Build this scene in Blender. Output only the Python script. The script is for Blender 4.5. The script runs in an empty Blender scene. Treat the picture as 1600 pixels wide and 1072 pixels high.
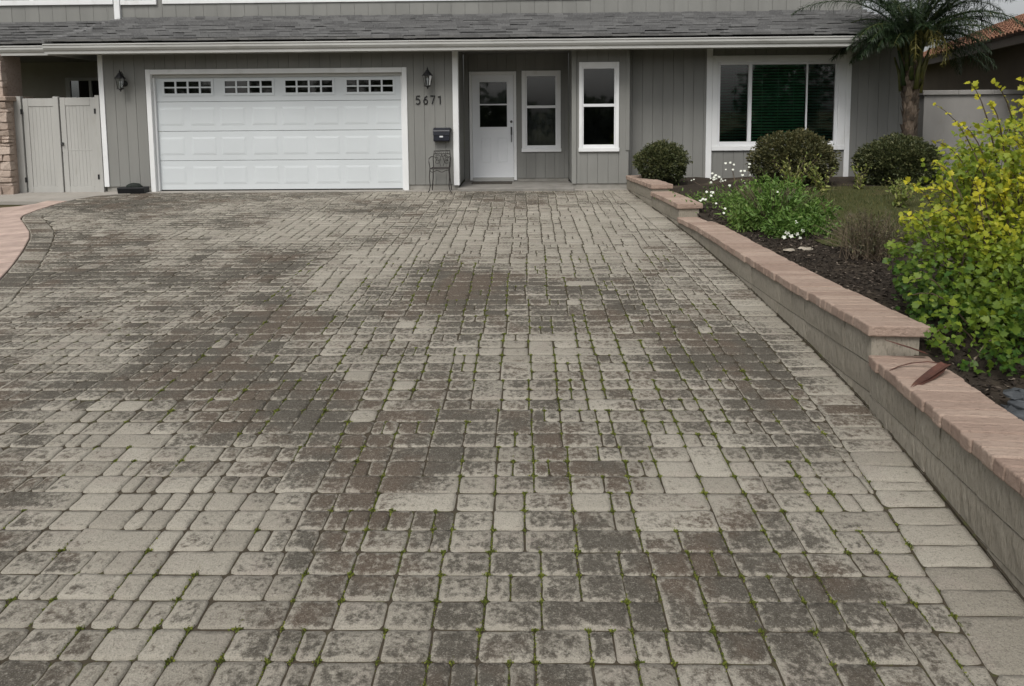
import bpy, bmesh, math, random
import numpy as np
from mathutils import Vector, Matrix, noise

random.seed(7)
rng = np.random.default_rng(7)
PI = math.pi
scene = bpy.context.scene
col = scene.collection

# ------------------------------------------------------------------ camera
CAM_Z, FPX, CY = 1.51749, 1156.0, 283.694
R_AX = Vector((0.9998093, 0.01765936, -0.00833734))
U_AX = Vector((0.00664334, 0.09390192, 0.99555929))
F_AX = Vector((-0.01836384, 0.99542482, -0.0937667))
cam_data = bpy.data.cameras.new('camera')
cam = bpy.data.objects.new('camera', cam_data)
col.objects.link(cam)
m = Matrix.Identity(4)
for i in range(3):
    m[i][0], m[i][1], m[i][2] = R_AX[i], U_AX[i], -F_AX[i]
m[2][3] = CAM_Z
cam.matrix_world = m
cam_data.sensor_fit = 'HORIZONTAL'
cam_data.sensor_width = 36.0
cam_data.lens = FPX / 1600 * 36
cam_data.shift_y = -(536 - CY) / 1600
cam_data.clip_start = 0.05
cam_data.clip_end = 2000
scene.camera = cam

# ------------------------------------------------------------------ overcast daylight
SUN_EL, SUN_AZ = math.radians(54), math.radians(200)     # azimuth clockwise from +Y
world = bpy.data.worlds.new('World')
scene.world = world
world.use_nodes = True
wn, wl = world.node_tree.nodes, world.node_tree.links
wn.clear()
sky = wn.new('ShaderNodeTexSky')
sky.sky_type = 'NISHITA'
sky.sun_disc = False
sky.sun_elevation = SUN_EL
sky.sun_rotation = SUN_AZ
sky.air_density = 1.0
sky.dust_density = 4.0
sky.ozone_density = 1.0
hsv = wn.new('ShaderNodeHueSaturation')
hsv.inputs['Saturation'].default_value = 0.16
bg = wn.new('ShaderNodeBackground')
bg.inputs['Strength'].default_value = 0.104
wo = wn.new('ShaderNodeOutputWorld')
wl.new(sky.outputs[0], hsv.inputs['Color'])
wl.new(hsv.outputs[0], bg.inputs['Color'])
wl.new(bg.outputs[0], wo.inputs['Surface'])

sun_d = bpy.data.lights.new('sun', 'SUN')
sun_d.energy = 1.5
sun_d.angle = math.radians(25)
sun_d.color = (1.0, 0.96, 0.90)
sun = bpy.data.objects.new('sun', sun_d)
col.objects.link(sun)
sdir = Vector((math.sin(SUN_AZ) * math.cos(SUN_EL), math.cos(SUN_AZ) * math.cos(SUN_EL), math.sin(SUN_EL)))
sun.rotation_euler = sdir.to_track_quat('Z', 'Y').to_euler()
sun.location = (0, -5, 12)

vs = scene.view_settings
vs.view_transform = 'Standard'
vs.look = 'None'
vs.exposure = 0.38
vs.gamma = 1.0
vs.use_curve_mapping = False


def project(x, y, z):
    v = Vector((x, y, z - CAM_Z))
    d = v.dot(F_AX)
    if d < 0.05:
        return None
    return 800 + FPX * v.dot(R_AX) / d, CY - FPX * v.dot(U_AX) / d, d


# ------------------------------------------------------------------ materials
def new_mat(name):
    mt = bpy.data.materials.new(name)
    mt.use_nodes = True
    nt = mt.node_tree
    nt.nodes.clear()
    out = nt.nodes.new('ShaderNodeOutputMaterial')
    return mt, nt, out


def N(nt, typ, **kw):
    n = nt.nodes.new(typ)
    for k, v in kw.items():
        if k in n.inputs:
            n.inputs[k].default_value = v
        else:
            setattr(n, k, v)
    return n


def mixc(nt, a, b, fac, mode='MIX'):
    n = nt.nodes.new('ShaderNodeMix')
    n.data_type = 'RGBA'
    n.blend_type = mode
    n.clamp_factor = True
    for sock, v in ((n.inputs[0], fac), (n.inputs[6], a), (n.inputs[7], b)):
        if hasattr(v, 'is_linked'):
            nt.links.new(v, sock)
        elif isinstance(v, (int, float)):
            sock.default_value = v
        else:
            sock.default_value = (v[0], v[1], v[2], 1)
    return n.outputs[2]


def mth(nt, op, a, b=0.0, clamp=False):
    n = nt.nodes.new('ShaderNodeMath')
    n.operation = op
    n.use_clamp = clamp
    for sock, v in ((n.inputs[0], a), (n.inputs[1], b)):
        if hasattr(v, 'is_linked'):
            nt.links.new(v, sock)
        else:
            sock.default_value = v
    return n.outputs[0]


def pos_scaled(nt, sc=(1, 1, 1), obj=False):
    if obj:
        g = nt.nodes.new('ShaderNodeTexCoord').outputs['Object']
    else:
        g = nt.nodes.new('ShaderNodeNewGeometry').outputs['Position']
    mp = nt.nodes.new('ShaderNodeMapping')
    mp.inputs['Scale'].default_value = sc
    nt.links.new(g, mp.inputs['Vector'])
    return mp.outputs[0]


def nz(nt, vec, scale, detail=4.0, rough=0.55):
    n = N(nt, 'ShaderNodeTexNoise', Scale=scale, Detail=detail, Roughness=rough)
    nt.links.new(vec, n.inputs['Vector'])
    return n.outputs['Fac']


def ramp(nt, fac, lo, hi):
    n = nt.nodes.new('ShaderNodeMapRange')
    n.interpolation_type = 'SMOOTHSTEP'
    n.inputs['From Min'].default_value = lo
    n.inputs['From Max'].default_value = hi
    nt.links.new(fac, n.inputs['Value'])
    return n.outputs[0]


def principled(nt, out, color, rough=0.6, spec=0.4, metal=0.0, bump=None, bstr=0.3, bdist=0.01):
    p = N(nt, 'ShaderNodeBsdfPrincipled')
    for nm, v in (('Base Color', color), ('Roughness', rough)):
        if hasattr(v, 'is_linked'):
            nt.links.new(v, p.inputs[nm])
        elif isinstance(v, (int, float)):
            p.inputs[nm].default_value = v
        else:
            p.inputs[nm].default_value = (v[0], v[1], v[2], 1)
    p.inputs['Specular IOR Level'].default_value = spec
    p.inputs['Metallic'].default_value = metal
    if bump is not None:
        b = N(nt, 'ShaderNodeBump', Strength=bstr, Distance=bdist)
        nt.links.new(bump, b.inputs['Height'])
        nt.links.new(b.outputs[0], p.inputs['Normal'])
    nt.links.new(p.outputs[0], out.inputs['Surface'])
    return p


def plain(name, c, rough=0.55, var=0.12, scale=3.0, stretch=(1, 1, 1), spec=0.4, metal=0.0,
          dirt=None, bscale=60.0, bstr=0.12, rnd=0.0):
    """Painted / solid surface with uneven tone, optional dirt colour and fine relief."""
    mt, nt, out = new_mat(name)
    v = pos_scaled(nt, stretch)
    n1 = nz(nt, v, scale, 5.0)
    lo = tuple(x * (1 - var) for x in c)
    hi = tuple(min(1, x * (1 + var)) for x in c)
    colr = mixc(nt, lo, hi, ramp(nt, n1, 0.3, 0.7))
    if rnd:
        oi = nt.nodes.new('ShaderNodeObjectInfo').outputs['Random']
        f = mth(nt, 'ADD', mth(nt, 'MULTIPLY', oi, 2 * rnd), 1 - rnd)
        cmb = nt.nodes.new('ShaderNodeCombineColor')
        for i in range(3):
            nt.links.new(f, cmb.inputs[i])
        colr = mixc(nt, colr, cmb.outputs[0], 1.0, 'MULTIPLY')
    if dirt:
        n2 = nz(nt, v, scale * 2.3, 6.0, 0.65)
        colr = mixc(nt, colr, dirt[:3], mth(nt, 'MULTIPLY', ramp(nt, n2, 0.52, 0.75), dirt[3]))
    v2 = pos_scaled(nt)
    principled(nt, out, colr, rough, spec, metal, nz(nt, v2, bscale, 3.0), bstr, 0.004)
    return mt


M = {}
M['siding'] = plain('grey_siding', (0.222, 0.222, 0.208), 0.7, 0.07, 1.2, (2.2, 2.2, 0.35), 0.25,
                    dirt=(0.18, 0.175, 0.165, 0.3), bscale=110, bstr=0.25, rnd=0.035)
M['siding_back'] = plain('grey_backing', (0.19, 0.19, 0.18), 0.8, 0.08)
M['white'] = plain('white_trim_paint', (0.76, 0.77, 0.77), 0.5, 0.04, 2.0, (1, 1, 0.4), 0.35, dirt=(0.5, 0.49, 0.45, 0.35))
M['vinyl'] = plain('white_vinyl', (0.74, 0.75, 0.76), 0.4, 0.03, 2.0, spec=0.45)
M['garage'] = plain('garage_door_enamel', (0.60, 0.635, 0.65), 0.38, 0.03, 0.7, (1, 1, 1.0), 0.45, bscale=160, bstr=0.06)
M['door'] = plain('front_door_paint', (0.76, 0.78, 0.80), 0.45, 0.03, 1.5)
M['gutter'] = plain('gutter_paint', (0.42, 0.42, 0.40), 0.5, 0.07, 1.5, (0.5, 1, 3), 0.35, dirt=(0.22, 0.21, 0.18, 0.45))
M['soffit'] = plain('soffit_paint', (0.16, 0.155, 0.145), 0.8, 0.08)
M['concrete'] = plain('foundation_concrete', (0.27, 0.26, 0.235), 0.9, 0.14, 4.0, dirt=(0.14, 0.13, 0.11, 0.5), bscale=80, bstr=0.4)
M['slab'] = plain('porch_concrete', (0.22, 0.21, 0.19), 0.85, 0.12, 3.0, dirt=(0.13, 0.12, 0.10, 0.5), bscale=90, bstr=0.3)
M['pad'] = plain('pad_concrete', (0.30, 0.28, 0.25), 0.9, 0.1, 1.5, dirt=(0.18, 0.15, 0.12, 0.55), bscale=90, bstr=0.3)
M['salmon'] = plain('salmon_concrete', (0.40, 0.305, 0.26), 0.85, 0.12, 2.0, dirt=(0.40, 0.33, 0.26, 0.7), bscale=70, bstr=0.3)
M['salmon_stone'] = plain('salmon_edging', (0.40, 0.305, 0.26), 0.88, 0.14, 5.0, dirt=(0.36, 0.29, 0.22, 0.7), bscale=60, bstr=0.5, rnd=0.13)
M['gate'] = plain('gate_paint', (0.40, 0.397, 0.375), 0.6, 0.05, 2.0, (1.5, 1.5, 0.4), 0.3, dirt=(0.33, 0.32, 0.29, 0.5))
M['cream'] = plain('cream_stucco', (0.30, 0.285, 0.245), 0.9, 0.08, 2.0, bscale=120, bstr=0.5)
M['black'] = plain('black_iron', (0.012, 0.012, 0.013), 0.5, 0.2, 8.0, spec=0.4)
M['iron'] = plain('weathered_iron', (0.03, 0.027, 0.025), 0.6, 0.3, 20.0, dirt=(0.08, 0.045, 0.025, 0.5))
M['navy'] = plain('mailbox_enamel', (0.012, 0.014, 0.022), 0.35, 0.2, 6.0, spec=0.5)
M['label'] = plain('paper_label', (0.62, 0.64, 0.66), 0.6, 0.03)
M['nickel'] = plain('brushed_nickel', (0.12, 0.12, 0.12), 0.3, 0.1, 10, metal=0.9)
M['mat'] = plain('coir_mat', (0.055, 0.048, 0.038), 0.95, 0.3, 30, bscale=200, bstr=1.0)
M['bundle'] = plain('black_plastic', (0.008, 0.009, 0.010), 0.6, 0.3, 9)
M['bundle2'] = plain('dark_clump', (0.012, 0.016, 0.013), 0.85, 0.4, 20, bscale=60, bstr=1)
M['room'] = plain('dark_room', (0.018, 0.02, 0.022), 0.9, 0.2, 2)
M['curtain'] = plain('grey_curtain', (0.10, 0.105, 0.11), 0.9, 0.1, 3, (6, 6, .3))
M['blind'] = plain('blind_green_reflection', (0.055, 0.25, 0.12), 0.5, 0.1, 3, (0.4, 1, 1))  # green reflection and tint of the window, put into the slat colour
M['blind_dimmed'] = plain('blind_dimmed_reflection', (0.025, 0.095, 0.065), 0.6, 0.1, 3)  # same green tint, with the dimness of the side panes put into the colour
M['tan_wall'] = plain('neighbour_stucco', (0.17, 0.135, 0.105), 0.9, 0.1, 1.0, bscale=80, bstr=0.4)
M['brown_fascia'] = plain('brown_fascia', (0.13, 0.105, 0.085), 0.7, 0.1, 2)
M['fence'] = plain('pale_block_wall', (0.29, 0.28, 0.265), 0.85, 0.08, 1.5, (1, 1, .5), dirt=(0.22, 0.21, 0.18, 0.6), bscale=60, bstr=0.4)
M['bark'] = plain('stem_bark', (0.09, 0.065, 0.045), 0.9, 0.3, 15, bscale=60, bstr=0.6)
M['boot'] = plain('old_leaf_base', (0.13, 0.10, 0.075), 0.9, 0.35, 10, (3, 3, .6), bscale=50, bstr=0.8, rnd=0.45)
M['twig'] = plain('dry_twig', (0.13, 0.10, 0.07), 0.9, 0.3, 15)
M['petal'] = plain('white_petal', (0.60, 0.62, 0.54), 0.6, 0.05, 20)
M['strap'] = plain('dry_strap_leaf', (0.085, 0.035, 0.025), 0.6, 0.3, 12, (1, 1, 1), dirt=(0.16, 0.09, 0.06, 0.5))
M['rock'] = plain('slate_rock', (0.05, 0.055, 0.06), 0.7, 0.3, 6, bscale=40, bstr=0.8, rnd=0.3)
M['pale_rock'] = plain('pale_rock', (0.36, 0.32, 0.26), 0.9, 0.2, 8, bscale=40, bstr=0.8)
M['asphalt'] = plain('street_asphalt', (0.05, 0.05, 0.05), 0.9, 0.15, 3)


def roof_mat(name, c1, c2, c3):
    mt, nt, out = new_mat(name)
    at = N(nt, 'ShaderNodeAttribute', attribute_name='tint')
    v = pos_scaled(nt, (1, 1, 1))
    n1 = nz(nt, v, 1.3, 5)
    n2 = nz(nt, v, 35, 5, 0.7)
    c = mixc(nt, c1, c2, at.outputs['Fac'])
    c = mixc(nt, c, c3, mth(nt, 'MULTIPLY', ramp(nt, n2, 0.45, 0.75), 0.55))
    c = mixc(nt, c, tuple(x * 0.55 for x in c1), mth(nt, 'MULTIPLY', ramp(nt, n1, 0.5, 0.8), 0.5))
    principled(nt, out, c, 0.85, 0.3, 0, n2, 0.5, 0.01)
    return mt


M['roof'] = roof_mat('grey_shake_tile', (0.15, 0.15, 0.15), (0.235, 0.235, 0.232), (0.34, 0.337, 0.33))
M['red_roof'] = roof_mat('terracotta_tile', (0.17, 0.075, 0.045), (0.28, 0.14, 0.085), (0.16, 0.13, 0.09))


def stone_mat(name, c1, c2, dirtc, vstretch=(1, 1, 1), bscale=45.0, bstr=0.7, dirt=0.5, bdist=0.012):
    mt, nt, out = new_mat(name)
    oi = nt.nodes.new('ShaderNodeObjectInfo').outputs['Random']
    v = pos_scaled(nt, vstretch)
    n1 = nz(nt, v, 6, 6, 0.6)
    n2 = nz(nt, v, bscale, 6, 0.65)
    n3 = nz(nt, pos_scaled(nt), 220, 2)
    c = mixc(nt, c1, c2, mth(nt, 'ADD', mth(nt, 'MULTIPLY', oi, 0.55), mth(nt, 'MULTIPLY', n1, 0.45)))
    c = mixc(nt, c, dirtc, mth(nt, 'MULTIPLY', ramp(nt, n2, 0.48, 0.72), dirt))
    c = mixc(nt, c, tuple(x * 0.6 for x in c1), mth(nt, 'MULTIPLY', ramp(nt, n3, 0.55, 0.75), 0.4))
    h = mth(nt, 'ADD', n2, mth(nt, 'MULTIPLY', n3, 0.25))
    principled(nt, out, c, 0.92, 0.2, 0, h, bstr, bdist)
    return mt


M['block'] = stone_mat('tan_wall_block', (0.265, 0.24, 0.195), (0.35, 0.32, 0.265), (0.135, 0.118, 0.088), (1.8, 1.8, 0.5), 40, 1.0, 0.6)
M['cap'] = stone_mat('rosy_cap_stone', (0.275, 0.195, 0.155), (0.48, 0.375, 0.305), (0.18, 0.13, 0.105), (0.8, 1.5, 1), 24, 1.0, 0.45, 0.02)
M['pillar'] = stone_mat('stacked_pillar_stone', (0.34, 0.26, 0.21), (0.52, 0.44, 0.38), (0.17, 0.12, 0.09), (1, 1, 1), 22, 0.8, 0.5)
M['mortar'] = plain('dark_mortar', (0.06, 0.05, 0.042), 0.95, 0.2, 12)


def paver_material():
    mt, nt, out = new_mat('tumbled_paver')
    at = N(nt, 'ShaderNodeAttribute', attribute_name='pv')
    sep = nt.nodes.new('ShaderNodeSeparateColor')
    nt.links.new(at.outputs['Color'], sep.inputs[0])
    stain, edge, rnd = sep.outputs[0], sep.outputs[1], sep.outputs[2]
    v = pos_scaled(nt)
    n1 = nz(nt, v, 33, 9, 0.70)
    n2 = nz(nt, v, 55, 5, 0.65)
    n3 = nz(nt, v, 170, 4, 0.65)
    n4 = nz(nt, v, 5, 4, 0.55)
    base = mixc(nt, (0.262, 0.241, 0.2), (0.36, 0.335, 0.282), rnd)
    base = mixc(nt, base, (0.30, 0.262, 0.225), mth(nt, 'MULTIPLY', ramp(nt, n4, 0.5, 0.72), 0.5))
    # lichen and grime: grows from the middle of a stone outwards
    m1 = mth(nt, 'ADD', mth(nt, 'MULTIPLY', n1, 1.7), stain)
    m1 = mth(nt, 'ADD', m1, mth(nt, 'MULTIPLY', nz(nt, v, 7, 5, 0.6), 0.5))
    m1 = mth(nt, 'ADD', m1, mth(nt, 'MULTIPLY', edge, 0.34))
    mask = ramp(nt, m1, 1.63, 2.05)
    dark = mixc(nt, (0.040, 0.035, 0.028), (0.080, 0.070, 0.055), n2)
    dark = mixc(nt, dark, (0.085, 0.058, 0.040), mth(nt, 'MULTIPLY', ramp(nt, nz(nt, v, 1.7, 4), 0.45, 0.62), 0.75))
    c = mixc(nt, base, dark, mth(nt, 'MULTIPLY', mask, mth(nt, 'ADD', 0.55, mth(nt, 'MULTIPLY', n2, 0.70))))
    c = mixc(nt, c, (0.065, 0.058, 0.046), mth(nt, 'MULTIPLY', ramp(nt, n2, 0.55, 0.74), 0.45))
    c = mixc(nt, c, (0.43, 0.41, 0.36), mth(nt, 'MULTIPLY', ramp(nt, n3, 0.54, 0.70), 0.5))
    c = mixc(nt, c, (0.07, 0.065, 0.055), mth(nt, 'MULTIPLY', ramp(nt, n3, 0.47, 0.33), 0.6))
    h = mth(nt, 'ADD', mth(nt, 'MULTIPLY', n2, 1.0), mth(nt, 'MULTIPLY', n3, 0.35))
    principled(nt, out, c, 0.9, 0.22, 0, h, 0.9, 0.012)
    return mt


M['paver'] = paver_material()


def joint_material():
    mt, nt, out = new_mat('joint_sand')
    v = pos_scaled(nt)
    n1 = nz(nt, v, 1.1, 4)
    n2 = nz(nt, v, 25, 5, 0.7)
    c = mixc(nt, (0.045, 0.038, 0.028), (0.075, 0.062, 0.045), n2)
    f = mth(nt, 'MULTIPLY', ramp(nt, n1, 0.45, 0.62), ramp(nt, n2, 0.5, 0.66))
    c = mixc(nt, c, (0.07, 0.085, 0.018), f)
    principled(nt, out, c, 0.95, 0.1, 0, n2, 0.8, 0.01)
    return mt


M['joint'] = joint_material()


def leaf_mat(name, dark, mid, light, rough=0.5, trans=0.28):
    mt, nt, out = new_mat(name)
    at = N(nt, 'ShaderNodeAttribute', attribute_name='tint')
    n1 = nz(nt, pos_scaled(nt), 9, 3)
    f = mth(nt, 'ADD', at.outputs['Fac'], mth(nt, 'MULTIPLY', mth(nt, 'SUBTRACT', n1, 0.5), 0.35))
    r = nt.nodes.new('ShaderNodeValToRGB')
    e = r.color_ramp.elements
    e[0].position, e[0].color = 0.08, (*dark, 1)
    e[1].position, e[1].color = 0.95, (*light, 1)
    k = e.new(0.5)
    k.color = (*mid, 1)
    nt.links.new(f, r.inputs[0])
    p = N(nt, 'ShaderNodeBsdfPrincipled', Roughness=rough)
    p.inputs['Specular IOR Level'].default_value = 0.35
    nt.links.new(r.outputs[0], p.inputs['Base Color'])
    t = nt.nodes.new('ShaderNodeBsdfTranslucent')
    nt.links.new(r.outputs[0], t.inputs['Color'])
    mx = nt.nodes.new('ShaderNodeMixShader')
    mx.inputs[0].default_value = trans
    nt.links.new(p.outputs[0], mx.inputs[1])
    nt.links.new(t.outputs[0], mx.inputs[2])
    nt.links.new(mx.outputs[0], out.inputs['Surface'])
    return mt


M['hedge'] = leaf_mat('hedge_leaf', (0.030, 0.040, 0.016), (0.070, 0.085, 0.032), (0.14, 0.14, 0.058))
M['hedge_brown'] = leaf_mat('bronzed_hedge_leaf', (0.036, 0.040, 0.017), (0.085, 0.090, 0.036), (0.16, 0.14, 0.06))
M['yellow'] = leaf_mat('yellow_shrub_leaf', (0.05, 0.115, 0.018), (0.20, 0.27, 0.024), (0.54, 0.50, 0.035), 0.5, 0.4)
M['fern'] = leaf_mat('bright_green_leaf', (0.055, 0.12, 0.02), (0.12, 0.215, 0.04), (0.22, 0.30, 0.085))
M['weed'] = leaf_mat('yellow_green_weed', (0.10, 0.14, 0.03), (0.20, 0.24, 0.055), (0.38, 0.38, 0.12))
M['palm'] = leaf_mat('palm_leaflet', (0.018, 0.036, 0.014), (0.038, 0.062, 0.022), (0.24, 0.21, 0.06), 0.45, 0.2)
M['grass'] = leaf_mat('lawn_blade', (0.035, 0.055, 0.016), (0.085, 0.10, 0.03), (0.17, 0.15, 0.06))
M['dry'] = leaf_mat('dry_shrub_leaf', (0.045, 0.045, 0.024), (0.095, 0.095, 0.045), (0.17, 0.15, 0.08))
M['moss'] = leaf_mat('joint_moss', (0.055, 0.072, 0.014), (0.11, 0.135, 0.02), (0.20, 0.22, 0.035), 0.9, 0.1)
M['tree'] = leaf_mat('tree_leaf', (0.03, 0.05, 0.015), (0.05, 0.08, 0.025), (0.09, 0.12, 0.04))


def soil_material():
    mt, nt, out = new_mat('garden_soil')
    v = pos_scaled(nt)
    n1 = nz(nt, v, 1.3, 4)
    n2 = nz(nt, v, 30, 6, 0.7)
    c = mixc(nt, (0.022, 0.018, 0.015), (0.06, 0.048, 0.036), n2)
    c = mixc(nt, c, (0.10, 0.08, 0.055), mth(nt, 'MULTIPLY', ramp(nt, n1, 0.52, 0.68), 0.6))
    principled(nt, out, c, 0.95, 0.15, 0, n2, 1.0, 0.02)
    return mt


M['soil'] = soil_material()


def turf_material():
    mt, nt, out = new_mat('thin_turf')
    v = pos_scaled(nt)
    n1 = nz(nt, v, 2.0, 4)
    n2 = nz(nt, v, 40, 5, 0.7)
    c = mixc(nt, (0.035, 0.042, 0.015), (0.085, 0.085, 0.032), n2)
    c = mixc(nt, c, (0.10, 0.075, 0.045), mth(nt, 'MULTIPLY', ramp(nt, n1, 0.5, 0.7), 0.6))
    principled(nt, out, c, 0.95, 0.15, 0, n2, 1.0, 0.02)
    return mt


M['turf'] = turf_material()


def chip_mat():
    mt, nt, out = new_mat('bark_mulch')
    at = N(nt, 'ShaderNodeAttribute', attribute_name='tint')
    r = nt.nodes.new('ShaderNodeValToRGB')
    e = r.color_ramp.elements
    e[0].position, e[0].color = 0.0, (0.012, 0.010, 0.009, 1)
    e[1].position, e[1].color = 1.0, (0.24, 0.20, 0.16, 1)
    k = e.new(0.8)
    k.color = (0.045, 0.034, 0.026, 1)
    nt.links.new(at.outputs['Fac'], r.inputs[0])
    principled(nt, out, r.outputs[0], 0.9, 0.2)
    return mt


M['chip'] = chip_mat()


def glass_material(name, tint=0.75, gloss=0.03):
    mt, nt, out = new_mat(name)
    tr = N(nt, 'ShaderNodeBsdfTransparent')
    tr.inputs[0].default_value = (tint, tint * 1.02, tint * 1.02, 1)
    gl = N(nt, 'ShaderNodeBsdfGlossy', Roughness=gloss)
    gl.inputs[0].default_value = (1, 1, 1, 1)
    fr = N(nt, 'ShaderNodeFresnel', IOR=1.5)
    b = N(nt, 'ShaderNodeBump', Strength=0.02, Distance=0.01)
    nt.links.new(nz(nt, pos_scaled(nt), 2.0, 2), b.inputs['Height'])
    nt.links.new(b.outputs[0], gl.inputs['Normal'])
    f = mth(nt, 'MULTIPLY', fr.outputs[0], 1.3, True)
    mx = nt.nodes.new('ShaderNodeMixShader')
    nt.links.new(f, mx.inputs[0])
    nt.links.new(tr.outputs[0], mx.inputs[1])
    nt.links.new(gl.outputs[0], mx.inputs[2])
    nt.links.new(mx.outputs[0], out.inputs['Surface'])
    return mt


M['glass'] = glass_material('window_glass')
M['lamp_glass'] = glass_material('lantern_glass', 0.85, 0.15)


# ------------------------------------------------------------------ mesh helpers
class MB:
    def __init__(s):
        s.v, s.f = [], []

    def add(s, vs_, fs):
        o = len(s.v)
        s.v += [tuple(p) for p in vs_]
        s.f += [tuple(i + o for i in f) for f in fs]
        return s

    def box(s, x0, x1, y0, y1, z0, z1):
        return s.add([(x0, y0, z0), (x1, y0, z0), (x1, y1, z0), (x0, y1, z0),
                      (x0, y0, z1), (x1, y0, z1), (x1, y1, z1), (x0, y1, z1)],
                     [(3, 2, 1, 0), (4, 5, 6, 7), (0, 1, 5, 4), (1, 2, 6, 5), (2, 3, 7, 6), (3, 0, 4, 7)])

    def tube(s, pts, r, n=6, cap=True):
        pts = [Vector(p) for p in pts]
        rs = r if isinstance(r, (list, tuple)) else [r] * len(pts)
        rings = []
        up = Vector((0.13, 0.31, 0.94)).normalized()
        for i, p in enumerate(pts):
            d = (pts[min(i + 1, len(pts) - 1)] - pts[max(i - 1, 0)]).normalized()
            a = d.cross(up)
            if a.length < 0.05:
                a = d.cross(Vector((1, 0, 0)))
            a.normalize()
            b = d.cross(a).normalized()
            rings.append([p + (a * math.cos(2 * PI * k / n) + b * math.sin(2 * PI * k / n)) * rs[i] for k in range(n)])
        vs_, fs = [], []
        for rr in rings:
            vs_ += rr
        for i in range(len(rings) - 1):
            for k in range(n):
                k2 = (k + 1) % n
                fs.append((i * n + k, i * n + k2, (i + 1) * n + k2, (i + 1) * n + k))
        if cap:
            fs.append(tuple(range(n - 1, -1, -1)))
            fs.append(tuple(range((len(rings) - 1) * n, len(rings) * n)))
        return s.add(vs_, fs)

    def lathe(s, prof, cx, cy, n=12, rot=0.0):
        vs_, fs = [], []
        for (r, z) in prof:
            for k in range(n):
                a = 2 * PI * k / n + rot
                vs_.append((cx + r * math.cos(a), cy + r * math.sin(a), z))
        for i in range(len(prof) - 1):
            for k in range(n):
                k2 = (k + 1) % n
                fs.append((i * n + k, i * n + k2, (i + 1) * n + k2, (i + 1) * n + k))
        fs.append(tuple(range(n - 1, -1, -1)))
        fs.append(tuple(range((len(prof) - 1) * n, len(prof) * n)))
        return s.add(vs_, fs)

    def prism_x(s, prof, x0, x1):
        """profile of (y, z) points extruded along x"""
        n = len(prof)
        vs_ = [(x0, y, z) for y, z in prof] + [(x1, y, z) for y, z in prof]
        fs = [(i, (i + 1) % n, n + (i + 1) % n, n + i) for i in range(n)]
        fs += [tuple(range(n - 1, -1, -1)), tuple(range(n, 2 * n))]
        return s.add(vs_, fs)

    def build(s, name, mat, parent=None, bev=0.0, smooth=False, seg=1):
        me = bpy.data.meshes.new(name)
        off = Vector((0, 0, 0))
        if parent is not None:
            off = parent.matrix_basis.translation.copy()
            pp = parent.parent
            while pp is not None:
                off += pp.matrix_basis.translation
                pp = pp.parent
        me.from_pydata([(x - off[0], y - off[1], z - off[2]) for x, y, z in s.v], [], s.f)
        bmx = bmesh.new()
        bmx.from_mesh(me)
        bmesh.ops.recalc_face_normals(bmx, faces=bmx.faces)
        bmx.to_mesh(me)
        bmx.free()
        if smooth:
            me.polygons.foreach_set('use_smooth', [True] * len(me.polygons))
        me.materials.append(M[mat])
        o = bpy.data.objects.new(name, me)
        col.objects.link(o)
        o.parent = parent
        if bev:
            md = o.modifiers.new('bevel', 'BEVEL')
            md.width = bev
            md.segments = seg
            md.limit_method = 'ANGLE'
        return o


def tag(o, label=None, cat=None, group=None, kind=None):
    for k, v in (('label', label), ('category', cat), ('group', group), ('kind', kind)):
        if v:
            o[k] = v
    return o


def thing(name, loc, label, cat, group=None):
    o = bpy.data.objects.new(name, None)
    col.objects.link(o)
    o.location = loc
    o.empty_display_size = 0.1
    tag(o, label, cat, group)
    return o


def bx(name, mat, parent, x0, x1, y0, y1, z0, z1, bev=0.0):
    return MB().box(x0, x1, y0, y1, z0, z1).build(name, mat, parent, bev)


def copy_tree(o, parent=None):
    c = o.copy()
    col.objects.link(c)
    c.parent = parent
    for ch in list(o.children):
        copy_tree(ch, c)
    return c


def add_attr(me, name, vals, typ='FLOAT'):
    a = me.attributes.new(name, typ, 'POINT')
    if typ == 'FLOAT':
        a.data.foreach_set('value', np.asarray(vals, dtype=np.float32))
    else:
        a.data.foreach_set('color', np.asarray(vals, dtype=np.float32).ravel())


# leaf templates: (along, across, lift), faces
def tpl_ovate(fold=0.18, curl=0.12):
    v = [(0, 0, 0), (0.35, 0.5, fold), (0.75, 0.36, fold * .6 - curl * .4), (1, 0, -curl), (0.75, -0.36, fold * .6 - curl * .4),
         (0.35, -0.5, fold), (0.45, 0, 0)]
    f = [(0, 6, 1), (1, 6, 2), (2, 6, 3), (3, 6, 4), (4, 6, 5), (5, 6, 0)]
    return np.array(v), f


def tpl_lobed():
    o = [(0, 0), (0.10, 0.28), (0.30, 0.52), (0.44, 0.30), (0.66, 0.44), (0.74, 0.20), (1.0, 0)]
    v = [(0.42, 0, -0.02)]
    for a, b in o:
        v.append((a, b, 0.16 * b - 0.12 * a * a))
    for a, b in o[1:-1][::-1]:
        v.append((a, -b, 0.16 * b - 0.12 * a * a))
    n = len(v) - 1
    f = [(0, 1 + i, 1 + (i + 1) % n) for i in range(n)]
    return np.array(v), f


def tpl_blade(curl=0.25):
    v = [(0, 0.5, 0), (0, -0.5, 0), (0.55, 0.4, curl * .25), (0.55, -0.4, curl * .25), (1, 0, -curl * .3)]
    return np.array(v), [(0, 1, 3, 2), (2, 3, 4)]


def tpl_quad():
    return np.array([(0, 0, 0), (0.5, 0.5, 0.12), (1, 0, 0), (0.5, -0.5, 0.12)]), [(0, 3, 2, 1)]


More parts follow.
